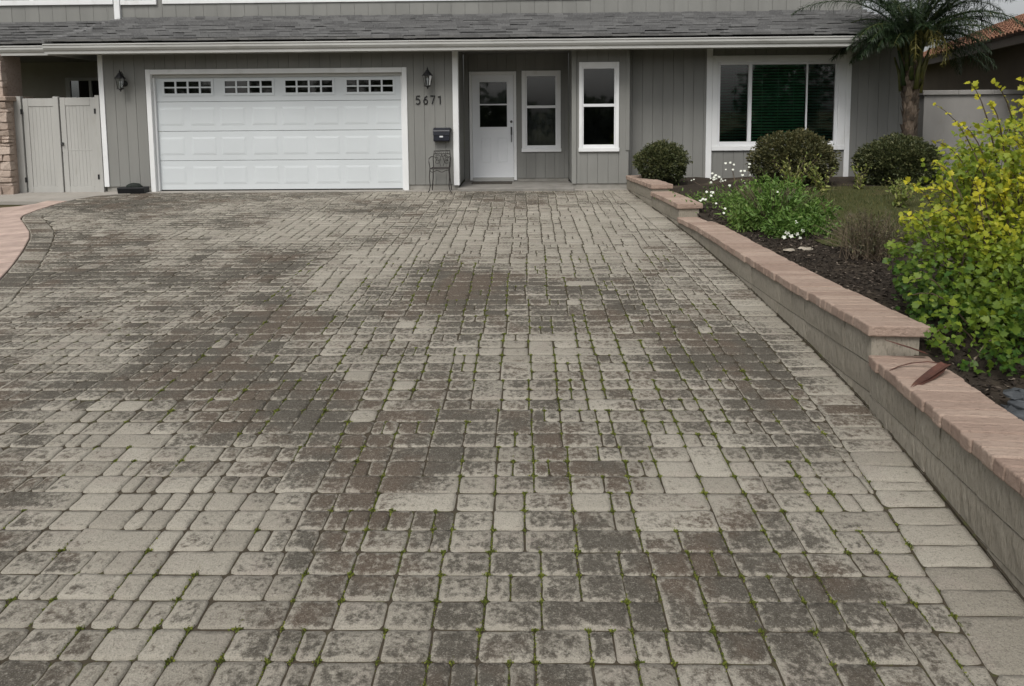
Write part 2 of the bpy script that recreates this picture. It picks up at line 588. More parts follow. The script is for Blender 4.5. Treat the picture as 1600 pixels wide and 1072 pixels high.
def leaf_mesh(name, pos, dirs, nrm, length, width, tint, tpl):
    """one mesh holding a leaf per position"""
    pos, dirs, nrm = np.asarray(pos, float), np.asarray(dirs, float), np.asarray(nrm, float)
    n = len(pos)
    d = dirs / (np.linalg.norm(dirs, axis=1, keepdims=True) + 1e-9)
    s = np.cross(nrm, d)
    s /= (np.linalg.norm(s, axis=1, keepdims=True) + 1e-9)
    u = np.cross(d, s)
    tv, tf = tpl
    k = len(tv)
    L = np.asarray(length, float).reshape(-1, 1, 1)
    Wd = np.asarray(width, float).reshape(-1, 1, 1)
    V = (pos[:, None, :] + d[:, None, :] * tv[None, :, 0:1] * L + s[:, None, :] * tv[None, :, 1:2] * Wd
         + u[:, None, :] * tv[None, :, 2:3] * L)
    V = V.reshape(-1, 3)
    loops, starts, tot = [], [], []
    per = np.concatenate([np.array(f) for f in tf])
    sizes = np.array([len(f) for f in tf])
    allv = (np.arange(n)[:, None] * k + per[None, :]).ravel()
    sz = np.tile(sizes, n)
    st = np.concatenate([[0], np.cumsum(sz)[:-1]])
    me = bpy.data.meshes.new(name)
    me.vertices.add(len(V))
    me.vertices.foreach_set('co', V.ravel().astype(np.float32))
    me.loops.add(len(allv))
    me.loops.foreach_set('vertex_index', allv.astype(np.int32))
    me.polygons.add(len(sz))
    me.polygons.foreach_set('loop_start', st.astype(np.int32))
    me.polygons.foreach_set('loop_total', sz.astype(np.int32))
    me.update(calc_edges=True)
    add_attr(me, 'tint', np.repeat(np.asarray(tint, float), k))
    return me


def leaf_obj(name, mat, parent, *a):
    me = leaf_mesh(name, *a)
    me.materials.append(M[mat])
    o = bpy.data.objects.new(name, me)
    col.objects.link(o)
    o.parent = parent
    return o


def rdir(n):
    v = rng.normal(size=(n, 3))
    return v / np.linalg.norm(v, axis=1, keepdims=True)


# ------------------------------------------------------------------ lie of the land
G0, GS = -0.6508, 0.044745


def gz(y):
    return G0 + GS * y


FOOT = [(-1.0, 1.60), (0.0, 1.72), (2.96, 2.068), (3.45, 2.125), (4.08, 2.19), (4.72, 2.25), (5.88, 2.305), (7.75, 2.31),
        (9.75, 2.285), (11.55, 2.19), (14.06, 2.0), (14.6, 1.97)]
OUTER = [(-1.0, -4.5), (4.0, -4.6), (5.5, -4.9), (7.0, -5.4), (7.99, -5.853), (8.62, -6.146), (9.35, -6.521), (10.18, -6.983),
         (10.62, -7.282), (11.2, -7.75), (11.65, -8.12), (11.95, -8.28), (12.5, -8.38), (13.2, -8.44), (13.6, -8.42),
         (14.0, -8.24), (14.35, -7.5)]


def itp(tab, y):
    return float(np.interp(y, [a for a, b in tab], [b for a, b in tab]))


def foot(y):
    return itp(FOOT, y)


def outer(y):
    return itp(OUTER, y)


# ground sheet reaching the horizon
prof = [(-900, -1.2), (-60, -1.1), (-9, -1.05), (-2.2, -0.86), (0, gz(0) - .07), (14.2, gz(14.2) - .07), (15, -0.09), (60, -0.09), (900, 1.0)]
mb = MB()
xs = [-900, -60, -12, 0, 12, 60, 900]
vv = [(x, y, z) for y, z in prof for x in xs]
nx = len(xs)
ff = [(j * nx + i, j * nx + i + 1, (j + 1) * nx + i + 1, (j + 1) * nx + i) for j in range(len(prof) - 1) for i in range(nx - 1)]
tag(mb.add(vv, ff).build('ground', 'turf'), kind='structure')
tag(MB().add([(-300, -9.5, -1.045), (300, -9.5, -1.045), (300, -2.6, -0.862), (-300, -2.6, -0.862)], [(0, 1, 2, 3)]).build('street', 'asphalt'),
    kind='structure')

# ------------------------------------------------------------------ driveway
drive = bpy.data.objects.new('driveway', None)
col.objects.link(drive)
drive['kind'] = 'structure'
JZ = 0.009
ys = np.concatenate([np.arange(-1.0, 14.3, 0.25), [14.35]])
vv, ff = [], []
for i, y in enumerate(ys):
    vv += [(outer(y), y, gz(y) - JZ), (foot(y) + 0.03, y, gz(y) - JZ)]
    if i:
        ff.append((2 * i - 2, 2 * i - 1, 2 * i + 1, 2 * i))
MB().add(vv, ff).build('joint_sand', 'joint', drive)

DARK = [(-.34, 7.35, .75, .42), (-1.07, 5.9, .55, .2), (-3.77, 8.14, .6, .32), (-2.56, 7.16, .5, .22), (-3.8, 7.17, .6, .2),
        (-.94, 3.92, .42, .34), (-.9, 3.45, .4, .30), (1.34, 3.68, .35, .30), (1.24, 3.3, .4, .34), (.1, 4.45, .22, .28),
        (-.28, 4.92, .5, .2), (1.77, 5.6, .5, .25), (-3.1, 5.15, .6, .15), (-2.1, 4.73, .6, .18), (1.39, 5.9, .5, .28),
        (.46, 6.72, .5, .28), (-3.2, 8.9, .5, .25), (-4.5, 6.6, .7, .2), (-.5, 3.9, .5, .12), (-6.3, 9.6, .7, .22),
        (-7.6, 12.4, .8, .25), (-7.0, 13.9, 1.2, .35), (-5.6, 8.6, .6, .22), (.9, 2.75, .5, .16), (-.6, 2.7, .8, .14)]
LIGHT = [(-3.6, 11.1, 1.4, .2), (1.0, 8.96, .8, .25), (-2.4, 4.2, .45, .34), (.87, 3.8, .35, .42), (-1.1, 10.1, 1.3, .25),
         (-2.26, 3.55, .5, .36), (.8, 5.13, .4, .22), (1.85, 3.6, .5, .35), (1.0, 11.5, 1.6, .3), (-1.7, 3.7, .4, .2), (1.9, 2.6, .4, .3)]


def stain_at(x, y):
    s = 0.46 + 0.34 * noise.fractal(Vector((x * 0.8 + 3.1, y * 0.8, 1.7)), 1.0, 2.0, 4)
    s += 0.20 * noise.noise(Vector((x * 2.6, y * 2.6, 9.2)))
    for a, b, r, k in DARK:
        s += .62 * k * math.exp(-((x - a) ** 2 + (y - b) ** 2) / (r * r))
    for a, b, r, k in LIGHT:
        s -= .8 * k * math.exp(-((x - a) ** 2 + (y - b) ** 2) / (r * r))
    return s


def paver_parts(quad, border=False, near_=False):
    """eight-sided rounded stone: outline rings from the joint up to the crown"""
    gap = random.uniform(0.0010, 0.0026)
    c = [Vector(p) for p in quad]
    cen = sum(c, Vector((0, 0))) / 4
    e = min((c[1] - c[0]).length, (c[2] - c[1]).length)
    inset = []
    for i in range(4):
        d0 = (c[(i - 1) % 4] - c[i]).normalized()
        d1 = (c[(i + 1) % 4] - c[i]).normalized()
        inset.append(c[i] + (d0 + d1) * gap)
    pts = []
    for i in range(4):
        p = inset[i]
        v0, v1 = inset[(i - 1) % 4] - p, inset[(i + 1) % 4] - p
        d0, d1 = v0.normalized(), v1.normalized()
        k = min(e * 0.26, random.uniform(0.012, 0.034))
        for w in ([p + d0 * k, p + (d0 + d1) * k * 0.26, p + d1 * k] if near_ else [p + d0 * k + d1 * k * .1, p + d1 * k + d0 * k * .1]):
            pts.append(w + Vector((random.gauss(0, .0016), random.gauss(0, .0016))))
        if near_ and v1.length > 0.12:
            mid = p + v1 * random.uniform(.4, .6)
            pts.append(mid + Vector((-d1.y, d1.x)) * random.uniform(-.001, .0022))
    n_ = len(pts)
    zt = random.gauss(0, 0.0022)
    tx, ty = random.gauss(0, 0.012), random.gauss(0, 0.012)
    off = random.gauss(0, 0.06)
    if border:
        off += -0.07 if cen.x > 0 else 0.02
    if random.random() < 0.012:
        off -= 0.4
    if random.random() < 0.05:
        off += 0.16
    st = stain_at(cen.x, cen.y) + off
    sv = [min(.80, stain_at(p.x, p.y) + off) for p in pts]
    rn = min(1, max(0, random.gauss(0.5, 0.26)))
    vs_, at = [], []
    for shr, dz, ed in ((0.0, -0.022, 0.0), (0.0032, -0.0022, 0.15), (min(0.026, e * 0.28), 0.0012, 1.0)):
        for p in pts:
            q = p + (cen - p).normalized() * shr * 1.25
            z = gz(q.y) + zt + dz + (q.x - cen.x) * tx + (q.y - cen.y) * ty
            vs_.append((q.x, q.y, z))
            at.append((sv[len(at) % n_], ed, rn, 1.0))
    fs = []
    for k in range(2):
        for i in range(n_):
            j = (i + 1) % n_
            fs.append((k * n_ + i, k * n_ + j, (k + 1) * n_ + j, (k + 1) * n_ + i))
    fs.append(tuple(range(2 * n_, 3 * n_)))
    return vs_, fs, at, cen, st


PITCH = 0.1636
Y_START = 2.593 - PITCH * 14
quads = []          # (quad, border?)
BORD_R, BORD_L = 0.335, 0.29

colw = [0.205, 0.2, 0.125, 0.205, 0.19, 0.21, 0.15, 0.2, 0.125, 0.205]
xg = [0.02]
k = 0
while xg[-1] < 3:
    xg.append(xg[-1] + colw[k % 10] * random.uniform(.95, 1.05)); k += 1
left = [0.02]
while left[-1] > -9:
    left.append(left[-1] - colw[(k * 3) % 10] * random.uniform(.95, 1.05)); k += 1
XG = sorted(set(left + xg))
drift = {}


def in_l(y):
    """inner edge of the left border course"""
    dy = 0.05
    t = Vector((outer(y + dy) - outer(y - dy), 2 * dy)).normalized()
    return outer(y) + min(BORD_L / max(0.35, abs(t.y)), 0.5)


rows = []
y = Y_START
while y < 14.12:
    rows.append((y, y + PITCH))
    y += PITCH
taken = set()
for ri, (y0, y1) in enumerate(rows):
    ym = (y0 + y1) / 2
    xl, xr = in_l(ym), foot(ym) - BORD_R
    if ri % 3 == 0:
        sh = [random.gauss(0, 0.012) for _ in XG]
    edges = [x + sh[i] + random.gauss(0, 0.0018) for i, x in enumerate(XG)]
    i = 0
    cells = []
    while i < len(XG) - 1:
        rr = random.random()
        w = XG[i + 1] - XG[i]
        strong = abs(XG[i + 1] - 0.02) < 1e-6
        if rr < 0.10 and i < len(XG) - 2 and (XG[i + 2] - XG[i]) < 0.42 and not strong:
            cells.append((i, i + 2, 'm')); i += 2
        elif rr < 0.24 and w > 0.18:
            cells.append((i, i + 1, 's')); i += 1
        else:
            cells.append((i, i + 1, 'n')); i += 1
    for a, b, kd in cells:
        if (ri, a) in taken and b == a + 1:
            continue
        xa, xb = edges[a], edges[b]
        if (ri, a) in taken:
            xa = edges[a + 1]
            kd = 'n'
        elif b == a + 2 and (ri, a + 1) in taken:
            xb = edges[a + 1]
            kd = 'n'
        top = y1
        if kd == 'n' and b == a + 1 and random.random() < 0.055 and ri + 1 < len(rows) and (ri + 1) % 3 and (ri + 1, a) not in taken:
            taken.add((ri + 1, a))
            top = y1 + PITCH
        if xb <= xl + 0.01 or xa >= xr - 0.01:
            continue
        # cut against the border courses
        def cut(x, yy):
            return min(max(x, in_l(yy)), foot(yy) - BORD_R)
        parts = [(xa, xb)]
        if kd == 's':
            mid = xa + (xb - xa) * random.uniform(0.42, 0.58)
            parts = [(xa, mid), (mid, xb)]
        for p0, p1 in parts:
            qd = [(cut(p0, y0), y0), (cut(p1, y0), y0), (cut(p1, top), top), (cut(p0, top), top)]
            wmin = min(qd[1][0] - qd[0][0], qd[2][0] - qd[3][0])
            wmax = max(qd[1][0] - qd[0][0], qd[2][0] - qd[3][0])
            if wmax < 0.03:
                continue
            if wmin < 0.012:
                if qd[1][0] - qd[0][0] < 0.012:
                    qd[1] = (qd[0][0] + 0.012, y0)
                else:
                    qd[2] = (qd[3][0] + 0.012, top)
            quads.append((qd, False))
# right border course
y = Y_START + 0.03
while y < 14.25:
    h = random.choice([0.15, 0.155, 0.16, 0.165, 0.16, 0.085])
    if 2.2 < y < 2.6:
        h = 0.30
    quads.append(([(foot(y) - BORD_R, y), (foot(y) - 0.006, y), (foot(y + h) - 0.006, y + h), (foot(y + h) - BORD_R, y + h)], True))
    y += h
# left border course follows the curve
pl = [Vector((b, a)) for a, b in OUTER]
seg = [(pl[i + 1] - pl[i]).length for i in range(len(pl) - 1)]
tot = sum(seg)


def on_curve(s):
    for i, L in enumerate(seg):
        if s <= L or i == len(seg) - 1:
            t = min(1, s / L)
            return pl[i].lerp(pl[i + 1], t)
        s -= L


s = 0.5
while s < tot - 0.45:
    L = random.uniform(0.19, 0.26)
    a, b = on_curve(s), on_curve(s + L)
    ia, ib = Vector((in_l(a.y), a.y)), Vector((in_l(b.y), b.y))
    na = Vector((b.y - a.y, -(b.x - a.x))).normalized()
    quads.append(([(a.x, a.y), (in_l(a.y), a.y), (in_l(b.y), b.y), (b.x, b.y)], True))
    s += L
# last course along the garage apron
x = -7.9
while x < foot(14.2) - 0.02:
    w = random.uniform(0.16, 0.24)
    quads.append(([(x, rows[-1][1]), (x + w, rows[-1][1]), (x + w, 14.30), (x, 14.30)], True))
    x += w


def poly_area(q):
    return abs(sum(q[i][0] * q[(i + 1) % 4][1] - q[(i + 1) % 4][0] * q[i][1] for i in range(4))) / 2


def show_size(q):
    cx = sum(p[0] for p in q) / 4
    cy = sum(p[1] for p in q) / 4
    pr = project(cx, cy, gz(cy))
    if pr is None or not (-20 < pr[0] < 1620 and 0 < pr[1] < 1090):
        return 0
    return poly_area(q) / pr[2] ** 3


order = sorted(range(len(quads)), key=lambda i: -show_size(quads[i][0]))
near = set(order[:300])
fv, ffc, fat = [], [], []
corner_pts = []
for i, (qd, bd) in enumerate(quads):
    if poly_area(qd) < 0.0012:
        continue
    vs_, fs, at, cen, st = paver_parts(qd, bd, i in near)
    corner_pts.append((qd[3], st))
    if i in near:
        me = bpy.data.meshes.new('paver')
        me.from_pydata([(p[0] - cen.x, p[1] - cen.y, p[2] - gz(cen.y)) for p in vs_], [], fs)
        add_attr(me, 'pv', at, 'FLOAT_COLOR')
        me.polygons.foreach_set('use_smooth', [True] * len(me.polygons))
        me.materials.append(M['paver'])
        o = bpy.data.objects.new('paver', me)
        col.objects.link(o)
        o.location = (cen.x, cen.y, gz(cen.y))
        o.parent = drive
    else:
        o_ = len(fv)
        fv += vs_
        ffc += [tuple(a + o_ for a in f) for f in fs]
        fat += at
me = bpy.data.meshes.new('far_pavers')
me.from_pydata(fv, [], ffc)
add_attr(me, 'pv', fat, 'FLOAT_COLOR')
me.polygons.foreach_set('use_smooth', [True] * len(me.polygons))
me.materials.append(M['paver'])
o = bpy.data.objects.new('far_pavers', me)
col.objects.link(o)
o.parent = drive
o['kind'] = 'stuff'

# moss and sprouts in the joints
mp, mdir, ml, mt_ = [], [], [], []
for (cx, cy), st in corner_pts:
    if cy > 9 or cy < 1.5:
        continue
    zone = 0.30 + 0.5 * noise.noise(Vector((cx * 0.7, cy * 0.7, 5.0)))
    zone += 0.55 * math.exp(-((cx - 0.4) ** 2) / 1.4) * (1.0 if cy < 6.8 else 0.35)
    if cx < -2.6 or cx > 1.95:
        zone -= 0.5
    if random.random() > zone * 1.1:
        continue
    big = random.uniform(0.4, 1.0)
    nb = int(16 + 44 * big)
    for _ in range(nb):
        if random.random() < 0.5:
            px, py = cx + random.gauss(0, 0.011 * big), cy + random.gauss(0, 0.004)
        else:
            px, py = cx + random.gauss(0, 0.003), cy + random.gauss(0, 0.04 * big)
        mp.append((px, py, gz(py) - 0.0075))
        mdir.append((random.gauss(0, .6), random.gauss(0, .6), 1))
        ml.append(random.uniform(0.006, 0.013) * (0.6 + 0.6 * big))
        mt_.append(random.uniform(0.15, 0.95))
    if random.random() < .5:
        for _ in range(42):
            py = cy - random.uniform(0, .155)
            mp.append((cx + random.gauss(0, .0025), py, gz(py) - .0075))
            mdir.append((random.gauss(0, .6), random.gauss(0, .6), 1))
            ml.append(random.uniform(.004, .010))
            mt_.append(random.uniform(.05, .8))
ml = np.array(ml)
o = leaf_obj('moss', 'moss', None, mp, mdir, rdir(len(mp)), ml, ml * 0.8, mt_, tpl_quad())
tag(o, 'tiny green moss and sprouts growing in the driveway joints', 'moss', kind='stuff')


# flat concrete pieces beside the driveway
def flat_poly(name, mat, pts, lift=0.0, thick=0.06, zf=gz):
    n = len(pts)
    vs_ = [(x, y, zf(y) + lift) for x, y in pts] + [(x, y, zf(y) + lift - thick) for x, y in pts]
    fs = [tuple(range(n))] + [(i, n + i, n + (i + 1) % n, (i + 1) % n) for i in range(n)]
    o = MB().add(vs_, fs).build(name, mat)
    o['kind'] = 'structure'
    return o


oc = [(b - 0.012, a) for a, b in OUTER]
salm = [p for p in oc if 5.0 < p[1] < 13.3]
path = flat_poly('path', 'salmon', salm + [(-8.75, 13.25), (-9.0, 12.85), (-9.4, 12.55), (-12.5, 12.35), (-12.5, 11.75), (-9.6, 11.75), (-8.75, 11.5),
          (-8.15, 11.1), (-7.8, 10.75), (-7.62, 10.42), (-7.45, 10.1), (-7.22, 9.8), (-6.85, 9.1), (-6.4, 8.1), (-5.9, 7.0), (-5.4, 5.5)], 0.002)
flat_poly('pavement', 'pad', [(-8.44, 13.35), (-8.42, 13.62), (-8.25, 14.02), (-8.0, 14.18), (-7.52, 14.37), (-7.52, 14.53), (-12.5, 14.53), (-12.5, 13.5), (-9.4, 13.38)],
          0.0)
s = 6.4
while s < tot - 1.6:                                  # edging stones laid across the curve
    L = random.uniform(.17, .24)
    a, b = on_curve(s + .0025), on_curve(s + L - .0025)
    ta = (on_curve(s + .12) - on_curve(s - .12)).normalized()
    tb = (on_curve(s + L + .12) - on_curve(s + L - .12)).normalized()
    wd = .40 + random.uniform(-.008, .008)
    q4 = [(a.x - ta.y * wd, a.y + ta.x * wd), (a.x - ta.y * .014, a.y + ta.x * .014), (b.x - tb.y * .014, b.y + tb.x * .014), (b.x - tb.y * wd, b.y + tb.x * wd)]
    z_ = random.uniform(.006, .010)
    vs_ = [(x, y, gz(y) + z_) for x, y in q4] + [(x, y, gz(y) - .04) for x, y in q4]
    MB().add(vs_, [(0, 1, 2, 3), (0, 4, 5, 1), (1, 5, 6, 2), (2, 6, 7, 3), (3, 7, 4, 0)]).build('edging_stone', 'salmon_stone', path, .006)
    s += L
tag(bx('garage_apron', 'pad', None, -7.5, 2.0, 14.31, 14.64, -0.08, gz(14.35) + 0.004), kind='structure')

# ------------------------------------------------------------------ house
house = thing('house', (0, 14.5, 0), 'grey two-storey house with white double garage door and porch', 'house')
WT = 2.74


def wall(xa, xb, yf, zb, zt, openings=(), bw=0.203, phase=0.0):
    """backing wall with separate vertical siding boards in front; openings are (x0,x1,z0,z1)"""
    w = MB()
    cuts = sorted({xa, xb} | {o[0] for o in openings} | {o[1] for o in openings})
    for a, b in zip(cuts[:-1], cuts[1:]):
        spans = [(zb, zt)]
        for o_ in openings:
            if o_[0] <= a + 1e-6 and o_[1] >= b - 1e-6:
                ns = []
                for (s0, s1) in spans:
                    if o_[2] > s0:
                        ns.append((s0, min(s1, o_[2])))
                    if o_[3] < s1:
                        ns.append((max(s0, o_[3]), s1))
                spans = ns
        for s0, s1 in spans:
            w.box(a, b, yf + 0.022, yf + 0.14, s0, s1)
    wo_ = w.build('wall', 'siding_back', house)
    x = xa + phase
    xs_ = [xa] + ([x] if phase > 0 else [])
    while x + bw < xb - 0.02:
        x += bw
        xs_.append(x)
    xs_.append(xb)
    for a, b in zip(xs_[:-1], xs_[1:]):
        if b - a < 0.01:
            continue
        segs = sorted({a, b} | {v for o_ in openings for v in o_[:2] if a < v < b})
        for c, d in zip(segs[:-1], segs[1:]):
            spans = [(zb, zt)]
            for o_ in openings:
                if o_[0] <= c + 1e-6 and o_[1] >= d - 1e-6:
                    ns = []
                    for (s0, s1) in spans:
                        if o_[2] > s0:
                            ns.append((s0, min(s1, o_[2])))
                        if o_[3] < s1:
                            ns.append((max(s0, o_[3]), s1))
                    spans = ns
            for s0, s1 in spans:
                g0 = 0.0022 if c == a else 0.0
                g1 = 0.0022 if d == b else 0.0
                if d - c - g0 - g1 > 0.006:
                    bx('siding_board', 'siding', wo_, c + g0, d - g1, yf + random.uniform(-.0015, .0015), yf + 0.021, s0 + 0.001, s1 - 0.001, 0.002)
    return wo_


def wall_side(x, face, ya, yb, zb, zt):
    """wall running in depth; face = +1 looks to +x, -1 looks to -x"""
    xi = x - face * 0.12
    wo_ = bx('wall', 'siding_back', house, min(x - face * .02, xi), max(x - face * .02, xi), ya, yb, zb, zt)
    n = max(1, round((yb - ya) / 0.203))
    for i in range(n):
        a, b = ya + (yb - ya) * i / n, ya + (yb - ya) * (i + 1) / n
        bx('siding_board', 'siding', wo_, min(x, x - face * .019), max(x, x - face * .019), a + .004, b - .004, zb + .001, zt - .001, 0.002)
    return wo_


GY = 14.5
GX0, GX1, GZ1 = -7.33, -2.40, 2.30            # clear garage opening
wall(-8.26, -1.41, GY, 0.10, WT, [(GX0 - .06, GX1 + .06, -1, GZ1 + .06)])
bx('foundation', 'concrete', house, -8.33, GX0 - .09, GY + .02, GY + .16, -0.10, 0.098)
bx('foundation', 'concrete', house, GX1 + .09, -1.32, GY + .02, GY + .16, -0.10, 0.098)
bx('corner_trim', 'white', house, -8.36, -8.262, GY - .025, GY + .12, 0.10, WT, 0.004)
bx('corner_trim', 'white', house, -1.41, -1.30, GY - .03, GY + .14, 0.085, WT, 0.004)

# garage door casing
for x0, x1 in ((GX0 - .10, GX0 - .005), (GX1 + .005, GX1 + .10)):
    bx('door_casing', 'white', house, x0, x1, GY - .022, GY + .12, -0.01, GZ1 + .1, 0.004)
bx('door_casing', 'white', house, GX0 - .003, GX1 + .003, GY - .018, GY + .118, GZ1 + .005, GZ1 + .098, 0.004)
bx('door_stop', 'gutter', house, GX0 + .002, GX1 - .002, GY + .075, GY + .115, GZ1 - .055, GZ1 + .004)
bx('door_stop', 'vinyl', house, GX0 - .003, GX0 + .035, GY + .06, GY + .118, 0.0, GZ1 - .057)
bx('door_stop', 'vinyl', house, GX1 - .035, GX1 + .003, GY + .06, GY + .118, 0.0, GZ1 - .057)

# sectional garage door
gd = bpy.data.objects.new('garage_door', None)
col.objects.link(gd)
gd.parent = house
DY = GY + 0.12
secs = [0.015, 0.60, 1.185, 1.77, GZ1 - 0.005]
DX0, DX1 = GX0 + .004, GX1 - .004
winx = [(-7.15, -6.18), (-5.94, -4.97), (-4.74, -3.775), (-3.525, -2.58)]
for si in range(4):
    z0, z1 = secs[si] + 0.004, secs[si + 1] - 0.004
    if si < 3:
        b = MB().box(DX0, DX1, DY, DY + .045, z0, z1)
        ps = b.build('door_section', 'garage', gd, 0.004)
        npan = 8
        pw = (DX1 - DX0) / npan
        for k in range(npan):
            a = DX0 + k * pw + 0.05 + (0.02 if k % 2 else 0)
            c = DX0 + (k + 1) * pw - 0.05 - (0 if k % 2 else 0.02)
            p0, p1 = z0 + .11, z1 - .11
            # raised field with a sloping rim
            v_ = [(a, DY - .001, p0), (c, DY - .001, p0), (c, DY - .001, p1), (a, DY - .001, p1)]
            i_ = [(a + .04, DY - .0065, p0 + .04), (c - .04, DY - .0065, p0 + .04), (c - .04, DY - .0065, p1 - .04), (a + .04, DY - .0065, p1 - .04)]
            MB().add(v_ + i_, [(0, 1, 5, 4), (1, 2, 6, 5), (2, 3, 7, 6), (3, 0, 4, 7), (4, 5, 6, 7)]).build('raised_panel', 'garage', gd)
    else:
        b = MB()
        wz0, wz1 = 1.915, 2.185
        b.box(DX0, DX1, DY, DY + .045, z0, wz0)
        b.box(DX0, DX1, DY, DY + .045, wz1, z1)
        e = [DX0] + [v for w_ in winx for v in w_] + [DX1]
        for k in range(0, len(e), 2):
            b.box(e[k], e[k + 1], DY, DY + .045, wz0, wz1)
        ps = b.build('door_section', 'garage', gd)
        for (a, c) in winx:
            fr = MB()
            t = 0.018
            fr.box(a - .03, c + .03, DY - .012, DY - .002, wz0 - .03, wz0 + t)
            fr.box(a - .03, c + .03, DY - .012, DY - .002, wz1 - t, wz1 + .03)
            fr.box(a - .03, a + t, DY - .011, DY - .003, wz0 + t, wz1 - t)
            fr.box(c - t, c + .03, DY - .011, DY - .003, wz0 + t, wz1 - t)
            zm = (wz0 + wz1) / 2
            fr.box(a + t, c - t, DY - .010, DY + .004, zm - .014, zm + .014)
            for q_ in range(1, 4):
                xm = a + (c - a) * q_ / 4
                fr.box(xm - .018, xm + .018, DY - .0095, DY + .003, wz0 + t, zm - .014)
                fr.box(xm - .018, xm + .018, DY - .0095, DY + .003, zm + .014, wz1 - t)
            wf = fr.build('window', 'garage', gd)
            for q_ in range(4):
                x0, x1 = a + (c - a) * q_ / 4, a + (c - a) * (q_ + 1) / 4
                bx('pane', 'glass', wf, x0, x1, DY + .012, DY + .016, wz0, zm)
                bx('pane', 'glass', wf, x0, x1, DY + .012, DY + .016, zm + .0005, wz1)
bx('bottom_seal', 'black', gd, DX0, DX1, DY + .005, DY + .04, -0.006, 0.0185)
bx('garage_interior', 'room', house, -7.6, -2.2, GY + .9, GY + .95, 0, 2.6)

# porch recess
PY = 15.78
PX0, PX1 = -1.30, 0.92
wall_side(PX0, 1, GY + .14, PY, 0.10, WT)
wall_side(PX1, -1, GY + .02, PY, 0.10, WT)
wall(PX0, PX1, PY, 0.10, WT, [(-1.19, -0.18, -1, 2.37), (-0.03, 0.72, 0.72, 2.33)], phase=0.1)
bx('foundation', 'concrete', house, PX0 + .001, PX1 - .001, PY + .015, PY + .13, -0.05, 0.098)
bx('porch_slab', 'slab', house, PX0 - .02, PX1 + .03, 14.30, PY + .02, -0.10, 0.038, 0.01)
bx('ceiling', 'soffit', house, PX0 - .1, PX1 + .1, GY + .005, PY + .1, WT + .001, WT + .03)

# front door
fd = bpy.data.objects.new('front_door', None)
col.objects.link(fd)
fd.parent = house
fx0, fx1, fz0, fz1 = -1.185, -0.185, 0.06, 2.37
for x0, x1 in ((fx0, fx0 + .06), (fx1 - .06, fx1)):
    bx('door_frame', 'white', fd, x0, x1, PY - .025, PY + .10, fz0, fz1, 0.004)
bx('door_frame', 'white', fd, fx0 + .061, fx1 - .061, PY - .024, PY + .099, fz1 - .07, fz1 - .001, 0.004)
bx('threshold', 'gutter', fd, fx0 + .061, fx1 - .061, PY - .06, PY + .1, fz0 - .02, fz0 + .055, 0.004)
sx0, sx1, sz0, sz1 = fx0 + .064, fx1 - .064, fz0 + .06, fz1 - .074
px0, px1, pz0, pz1 = -0.965, -0.385, 1.20, 2.15
slab = MB()
YD = PY + .01
slab.box(sx0, px0, YD, YD + .045, sz0, sz1)
slab.box(px1, sx1, YD, YD + .045, sz0, sz1)
slab.box(px0, px1, YD, YD + .045, sz0, pz0)
slab.box(px0, px1, YD, YD + .045, pz1, sz1)
ds = slab.build('door_leaf', 'door', fd)
rim = MB()
rim.box(px0 - .02, px1 + .02, YD - .014, YD - .001, pz1, pz1 + .022).box(px0 - .02, px1 + .02, YD - .014, YD - .001, pz0 - .022, pz0)
rim.box(px0 - .02, px0, YD - .013, YD - .001, pz0, pz1).box(px1, px1 + .02, YD - .013, YD - .001, pz0, pz1)
zm = (pz0 + pz1) / 2
rim.box(px0, px1, YD - .012, YD + .018, zm - .014, zm + .014)
rim.build('glazing_bead', 'door', ds)
bx('pane', 'glass', ds, px0, px1, YD + .02, YD + .026, pz0, zm)
bx('pane', 'glass', ds, px0, px1, YD + .02, YD + .026, zm + .001, pz1)
for a, c in ((-0.935, -0.735), (-0.595, -0.385)):
    for (p0, p1, q0, q1, y_) in ((a, c, .95, .965, .009), (a, c, .45, .465, .009), (a, a + .014, .466, .949, .008), (c - .014, c, .466, .949, .008)):
        bx('panel_moulding', 'door', ds, p0, p1, YD - y_, YD - .0005, q0, q1, 0.003)
hd = MB()
hd.lathe([(.001, 0), (.028, 0), (.028, .012), (.02, .02), (.001, .02)], 0, 0, 12)
hv = [(-0.295 + x, YD - z, 1.31 + y_) for x, y_, z in hd.v]
MB().add(hv, hd.f).build('deadbolt', 'nickel', ds, smooth=True)
hb = MB().box(-0.312, -0.278, YD - .012, YD - .001, 1.03, 1.20)
hb.tube([(-0.295, YD - .01, 1.16), (-0.295, YD - .05, 1.15), (-0.295, YD - .055, 1.08), (-0.295, YD - .05, .92), (-0.295, YD - .002, .88)], .009, 8)
hb.tube([(-0.295, YD - .01, 1.19), (-0.295, YD - .035, 1.185), (-0.295, YD - .04, 1.175)], .012, 8)
hb.build('handle', 'nickel', ds)
bx('room_backing', 'room', house, -1.28, .9, PY + .75, PY + .8, 0, 2.7)
bx('curtain', 'curtain', house, 0.0, .68, PY + .33, PY + .34, .7, 1.58)
bx('curtain', 'curtain', house, -.95, -.42, PY + .25, PY + .26, 1.7, 2.2)


